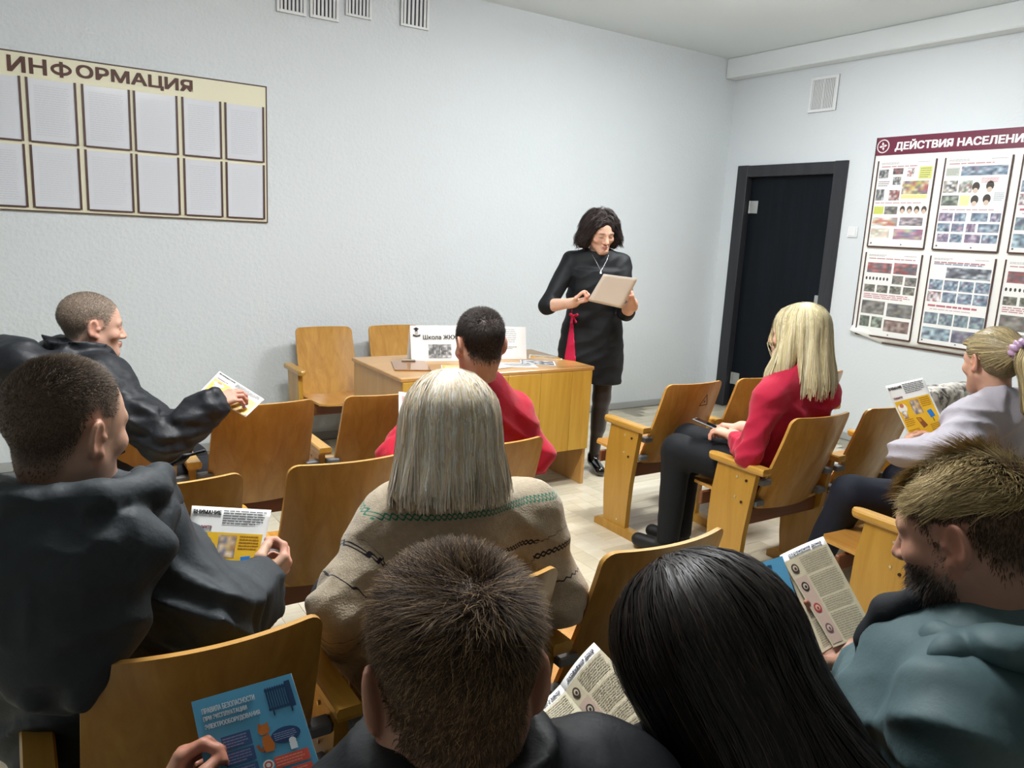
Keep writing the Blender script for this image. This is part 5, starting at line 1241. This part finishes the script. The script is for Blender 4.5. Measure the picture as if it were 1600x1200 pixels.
sheet('flyer', 'yellow flyer with white header held by the ponytailed woman', 'flyer', pt(1383, 603, 2.98), pt(1442, 590, 2.90), pt(1480, 672, 2.86), pt(1424, 690, 2.94), ink_yellow(), 'yellow safety flyers')
# patterned coat rolled over the back of the next seat
ct = empty('patterned_coat', (-1.80, -3.22, .80)); tag(ct, 'pale snake-patterned coat bundled over a seat back behind the ponytailed woman', 'coat')
def coat(P):
    d = sus([eseg(P, (-.20, .0, .03), (.16, .0, .02), .060, .07, .95), seg(P, (-.20, -.04, -.06), (.12, -.05, -.10), .05, .05), seg(P, (-.18, .06, -.03), (.12, .06, -.06), .05, .05)], .03)
    return d-.012*ridge(P, (22, 14, 14))-.004*noise(P, 50)
m, N_, L_, b_ = newmat('snake_pattern'); b_.inputs['Roughness'].default_value = .6
tc = N_.new('ShaderNodeTexCoord'); v_ = N_.new('ShaderNodeTexNoise'); v_.inputs['Scale'].default_value = 22; v_.inputs['Detail'].default_value = 5; v_.inputs['Distortion'].default_value = 1.2; L_.new(tc.outputs['Object'], v_.inputs['Vector'])
rp = N_.new('ShaderNodeValToRGB'); rp.color_ramp.elements[0].position = .36; rp.color_ramp.elements[0].color = (*lin('4A443E'), 1); rp.color_ramp.elements[1].position = .55; rp.color_ramp.elements[1].color = (*lin('D6D0C6'), 1); L_.new(v_.outputs['Fac'], rp.inputs['Fac']); L_.new(rp.outputs['Color'], b_.inputs['Base Color'])
V, F = surface(coat, (-.32, -.15, -.2), (.3, .15, .15), .006); link('cloth', npmesh('cloth', V, F, [m]), ct)

# ================================================================ 8. boy in the foreground
p = Person((-5.31, -4.50), 8, 'brown-haired boy in black jacket seen from behind in the foreground', neck=(0, -.09, .925), head=(0, -.05, 1.07), look=(8, 14, 0), shw=.185, skin='B98A72', hair='46362A')
p.hc = p.loc(pt(708, 1066, .765)); p.neck = p.hc+np.array((.0, -.03, -.118))
for k in (-1, 1): p.sh[k] = p.neck+np.array((k*.175, .0, -.060))
p.arm(-1, p.neck+np.array((-.25, .06, -.24)), p.loc(pt(236, 1292, 1.01)), p.loc(pt(292, 1180, 1.06))-p.loc(pt(236, 1292, 1.01)), palm=p.dirl(CR*.85+CF*.2), curl=(40, 50, 35), thumb=.7)
p.arm(1, p.neck+np.array((.24, .06, -.24)), p.neck+np.array((.08, .26, -.26)))
p.body(face=dict(blur=.018, dens=.85), hh=.0033, hf={-1: .0024, 1: .006})
whorl = np.array((.012, -.062, .098))
def bcomb(Q):
    d = Q-whorl; d2 = np.stack([d[:, 0], d[:, 1], d[:, 2]], 1); sw = np.cross(d2, np.array((0, -.4, 1.0))); r = np.linalg.norm(d2, axis=1, keepdims=True)+.01
    return (d2+.35*sw)/r+np.array((0, .15, -.15))
p.short_hair(26000, lambda Q: .012+.026*np.clip((Q[:, 2]-.015)/.075, 0, 1), lambda Q: .16+.38*np.clip((Q[:, 2]-.03)/.07, 0, 1), bcomb, w=.00065, lo=.5, hi=1.7, jit=.38, alt='8A7050', frac=.28, k=4)
M_bj = cloth('black_jacket', '15181C', .6, .08, 150)
def boy_extra(P, d): return su(d, tube_collar(P, p.neck+np.array((0, .01, .030)), (0, .2, 1), .074, .009, .030, .3), .02)
p.garment('jacket', top_sdf(p, .030, .024, .95, .008, .42, (8, 8, 15), .035, boy_extra, aw=(.058, .050, .038)), M_bj, (-.6, -.5, .38), (.6, .7, 1.15), .0085)
p.trousers(cloth('boy_jeans', '22262E', .8)); p.shoes(flat('boy_shoe', '1C1C1E', .5))
sheet('flyer', 'blue leaflet ПРАВИЛА БЕЗОПАСНОСТИ in the boy\'s left hand', 'flyer', pt(299, 1097, 1.08), pt(455, 1052, 1.11), pt(520, 1262, 1.04), pt(345, 1320, 1.01), ink_blue(), size=(.148, .21))

# ================================================================ 9. woman with long black hair
p = Person((-4.90, -4.50), 0, 'woman with long loose black hair seen from behind in the foreground', neck=(0, -.05, .88), head=(0, 0, 1.02), look=(-6, 26, -4), shw=.175, fem=True, skin='C89A80', hair='15110F')
p.hc = p.loc(pt(1095, 1052, .975)); p.neck = p.hc+np.array((.0, -.065, -.130))
for k in (-1, 1): p.sh[k] = p.neck+np.array((k*.17, .01, -.055))
p.arm(-1, p.neck+np.array((-.24, .08, -.24)), p.loc(pt(1000, 1235, 1.12)), p.loc(pt(985, 1190, 1.18))-p.loc(pt(1000, 1235, 1.12)), palm=(0, 0, 1), curl=(30, 40, 30), thumb=.6)
p.arm(1, p.neck+np.array((.24, .10, -.24)), p.loc(pt(1090, 1230, 1.16)), p.loc(pt(1050, 1185, 1.20))-p.loc(pt(1090, 1230, 1.16)), palm=(0, 0, 1), curl=(30, 40, 30), thumb=.6)
p.body(face=dict(scalp=True), hh=.005, hf=.005)
p.garment('top', top_sdf(p, .020, .014, .95, .007, .42, (8, 8, 15), .035, aw=(.054, .046, .036)), cloth('black_cotton', '141416', .8), (-.6, -.5, .36), (.6, .7, 1.1), .0095)
RhT = p.Rh
def hv(Q):
    d = ell(Q, (0, -.016, .036), (.096, .118, .104))
    d = su(d, eseg(Q, (0, -.045, .03), (-.005, -.085, -.10), .094, .086, .85), .05)
    d = su(d, seg(Q, (.0, -.08, -.07), (.025, -.12, -.20), .070, .072), .04); d = su(d, seg(Q, (.025, -.12, -.20), (.11, -.15, -.33), .072, .080), .04)
    d = su(d, seg(Q, (-.05, -.04, -.05), (-.045, -.03, -.13), .045, .030), .04)
    d = ss(d, ell(Q, (0, .12, -.05), (.062, .075, .12)), .015)
    return d-.010*noise(Q, (42, 42, 9))*np.clip(.6-Q[:, 2]*6, .25, 1.3)-.0035*noise(Q, (110, 110, 14))
bhf = lambda p_, R: np.stack([p_[:, 0]*3.0*np.clip(p_[:, 2]*12, 0, 1)+.5*np.clip(-p_[:, 2]*9, 0, 1)*np.clip((p_[:, 0]+.03)*18, -.2, 1), p_[:, 1]*2*np.clip(p_[:, 2]*12, 0, 1)-.15, np.full(len(p_), -.55)], 1)
p.long_hair(hv, 8000, part, bhf, 34, .0125, w=.0012, zmin=-.40, off=(0, .010), lo=.5, hi=1.9, alt='2E2420', frac=.3, wob=.14, lenr=(.8, 1.1), sh_h=.005, stride=3, box=((-.25, -.26, -.5), (.36, .16, .2)))
p.trousers(cloth('bh_trousers', '1A1A1E', .8)); p.shoes(flat('bh_shoe', '18181A', .5))
t, S = sheet('brochure', 'open beige brochure lying before the long-haired woman', 'brochure', pt(875, 1070, 1.22), pt(928, 1004, 1.26), pt(1062, 1142, 1.13), pt(985, 1205, 1.09), ink_page(), 'safety brochures', bend=-.006)
k = ink_page('D8D0B0', False, 'охраны и место', warm=True); k.rect(.02, .075, .046, .105, '4A9A3A', 4).rect(.028, .083, .036, .098, 'F0F4E8', 5).disc(.034, .05, .012, 'C03A32', 4).disc(.02, .13, .004, 'B03A32', 4).disc(.03, .14, .003, '4A3A34', 4)
t2, S2 = sheet('brochure_page', 'x', 'brochure', pt(828, 1112, 1.18), pt(875, 1070, 1.22), pt(985, 1205, 1.09), pt(915, 1240, 1.06), k, bend=.003)
def adopt(child, par):
    """second leaf of the same folded brochure"""
    d = Vector(child.location)-Vector(par.location)
    for c in list(child.children): c.parent = par; c.location = d
    bpy.data.objects.remove(child)
adopt(t2, t)

# ================================================================ 10. bearded blond man
p = Person((-4.36, -4.50), -4, 'bearded blond man in teal hooded jacket looking down at a brochure', neck=(0, -.05, .95), head=(0, 0, 1.1), look=(-4, 17, 0), shw=.19, skin='B88A74', hair='4A3A2A', bulk=1.05)
p.hc = p.loc(pt(1512, 832, 1.17)); p.neck = p.hc+np.array((.01, -.075, -.150))
for k in (-1, 1): p.sh[k] = p.neck+np.array((k*.178, -.015, -.060))
p.arm(-1, p.loc(pt(1445, 1140, 1.20)), p.loc(pt(1346, 1036, 1.37)), p.loc(pt(1262, 984, 1.43))-p.loc(pt(1346, 1036, 1.37)), palm=p.dirl(-CF*.75+CU*.4), curl=(10, 14, 10), thumb=.45)
p.arm(1, p.neck+np.array((.26, .06, -.26)), p.neck+np.array((.06, .26, -.26)))
p.body(face=dict(blur=.03, dens=.8, stub=.8, lips='9A5A50'), hh=.0032, hf={-1: .0024, 1: .006})
SIDE = HAIRLINE.copy()
# dark short sides, then long fair top swept forward
p.short_hair(9000, lambda Q: np.full(len(Q), .010), lambda Q: np.full(len(Q), .25), lambda Q: np.stack([Q[:, 0]*2, .2+0*Q[:, 0], -1+0*Q[:, 0]], 1), w=.0009, lo=.5, hi=1.3, jit=.25, name='short_hair')
hs = p.hair.copy(); p.hair = np.array(lin('9C855A'))
TOPT = np.array([(0, .066), (40, .055), (80, .058), (120, .052), (180, .045)])
p.short_hair(9000, lambda Q: .040+.012*np.sin(Q[:, 0]*55), lambda Q: .30+.15*np.sin(Q[:, 0]*80+Q[:, 1]*50), lambda Q: np.stack([-.9+Q[:, 0]*6+.8*np.sin(Q[:, 1]*60), .6+.6*np.sin(Q[:, 0]*70), -.1+0*Q[:, 0]], 1), w=.0010, lo=.55, hi=1.35, jit=.22, alt='C8B484', frac=.3, table=TOPT, k=6)
p.hair = np.array(lin('2E231B'))
BT = np.array([(0, -9), (180, -9)])
R = np.random.default_rng(5); fb = lambda Q: head_sdf(Q)
d_ = R.normal(size=(26000, 3))+A_(0, .9, -.9); Q = on_surface(fb, (0, .02, -.04), 0, R, .15, d_); x, y, z = np.abs(Q[:, 0]), Q[:, 1], Q[:, 2]
m_ = (z < -.035-.25*np.maximum(0, .05-x)*(y > .07)+.35*np.maximum(0, .045-y)*0)&(y > .0)&(z > -.125)&~((x < .02)&(z > -.078)&(z < -.055)&(y > .08))&~((z > -.05)&(x < .045)); m_ |= (y > .005)&(y < .028)&(z < .0)&(z > -.06)&(x > .05); Q = Q[m_][:7000]
Nn = grad(fb, Q); D = np.stack([Q[:, 0]*2, np.full(len(Q), .35), np.full(len(Q), -.9)], 1)+R.normal(0, .25, (len(Q), 3)); L = R.uniform(.010, .024, len(Q))*np.clip((-.02-Q[:, 2])/.05, .35, 1); P_ = [Q-Nn*.001]; q = P_[0]
for i in range(3): dr = D+Nn*(.7-.25*i); dr /= np.linalg.norm(dr, axis=1, keepdims=True); q = q+dr*(L/3)[:, None]; P_.append(q)
p.strands('beard', Q, np.stack([Nn]*4, 1), np.stack(P_, 1), R.uniform(.0006, .0012, len(Q)), p.hairmix(len(Q), R, .5, 1.6))
M_teal = cloth('teal_shell', '4E6468', .62, .06, 200, spec=.35)
def bl_hood(P):
    nb = p.neck
    ring = [nb+np.array(v) for v in ((-.060, .115, -.055), (-.105, .055, .010), (-.124, -.03, .050), (-.09, -.11, .065), (0, -.145, .065), (.09, -.11, .065), (.128, -.02, .05), (.1, .09, .02))]
    rim = sus([seg(P, ring[i], ring[i+1], (.004, .016)[i] if i < 2 else .022, .016 if i == 0 else .022) for i in range(7)], .02)
    sack = sus([ell(P, nb+np.array((0, -.135, .0)), (.155, .07, .08)), ell(P, nb+np.array((0, -.16, -.10)), (.12, .06, .10))], .04)
    strap = seg(P, nb+np.array((-.140, .02, .02)), nb+np.array((-.03, -.20, -.19)), .026, .022)
    h = su(su(rim, sack, .012), strap, .01); h = h-.010*ridge(P+.3, (12, 12, 18))-.006*stripes(P, (.5, .3, .8), 48, 9)
    return ss(h, seg(P, nb+np.array((0, .0, -.02)), nb+np.array((0, .06, .22)), .072, .09), .012)
p.garment('hood', bl_hood, M_teal, p.neck-.3, p.neck+.25, .006, parent=p.garment('jacket', top_sdf(p, .030, .016, .74, .010, .40, (9, 9, 16), .035, aw=(.054, .044, .026), crumple=.014), M_teal, (-.6, -.5, .36), (.6, .7, 1.2), .0072))
def lining(P):
    ring = [p.loc(v) for v in (pt(1432, 938, 1.20), pt(1394, 956, 1.235), pt(1366, 994, 1.255), pt(1346, 1050, 1.265))]
    return sus([seg(P, ring[i], ring[i+1], (.020, .026, .024)[i], (.026, .024, .016)[i]) for i in range(3)], .02)-.006*ridge(P, 22)
p.garment('collar_lining', lining, cloth('dark_lining', '171B20', .8), p.neck-.25, p.neck+.28, .005)
p.trousers(cloth('bl_trousers', '202226', .8)); p.shoes(flat('bl_shoe', '18181A', .5))
t, S = sheet('brochure', 'open brochure with blue back page in the bearded man\'s hand', 'brochure', pt(1218, 868, 1.50), pt(1286, 838, 1.52), pt(1368, 990, 1.40), pt(1302, 1012, 1.38), ink_page(), 'safety brochures', bend=-.004)
kk = Ink(); subdiv_rect(kk, 0, 0, .148, .21, '5AA0C8', 1, 6, 8)
for q in range(5): kk.rect(.062+.008*q, .155, .066+.008*q, .20, '2A4A70', 2)
kk.rect(.055, .155, .105, .16, '2A4A70', 3).rect(.055, .194, .105, .199, '2A4A70', 3).disc(.07, .128, .022, '3A4E7C', 2, 18, .014).lines(.01, .165, .045, .2, 3, 'E0EEF4').rect(.1, .1, .112, .115, 'F0F4F8', 3)
for q in range(4): kk.rect(.03, .08-.021*q, .105, .095-.021*q, 'D8524A', 3)
t2, _ = sheet('p', 'x', 'x', pt(1150, 892, 1.45), pt(1222, 869, 1.49), pt(1276, 1028, 1.37), pt(1205, 1052, 1.33), kk); adopt(t2, t)
t2, _ = sheet('p', 'x', 'x', pt(1222, 870, 1.505), pt(1226, 866, 1.51), pt(1305, 1008, 1.39), pt(1282, 1022, 1.385), ink_page('D8CCB0', False, 'дома', w=.05), size=(.05, .21)); adopt(t2, t)
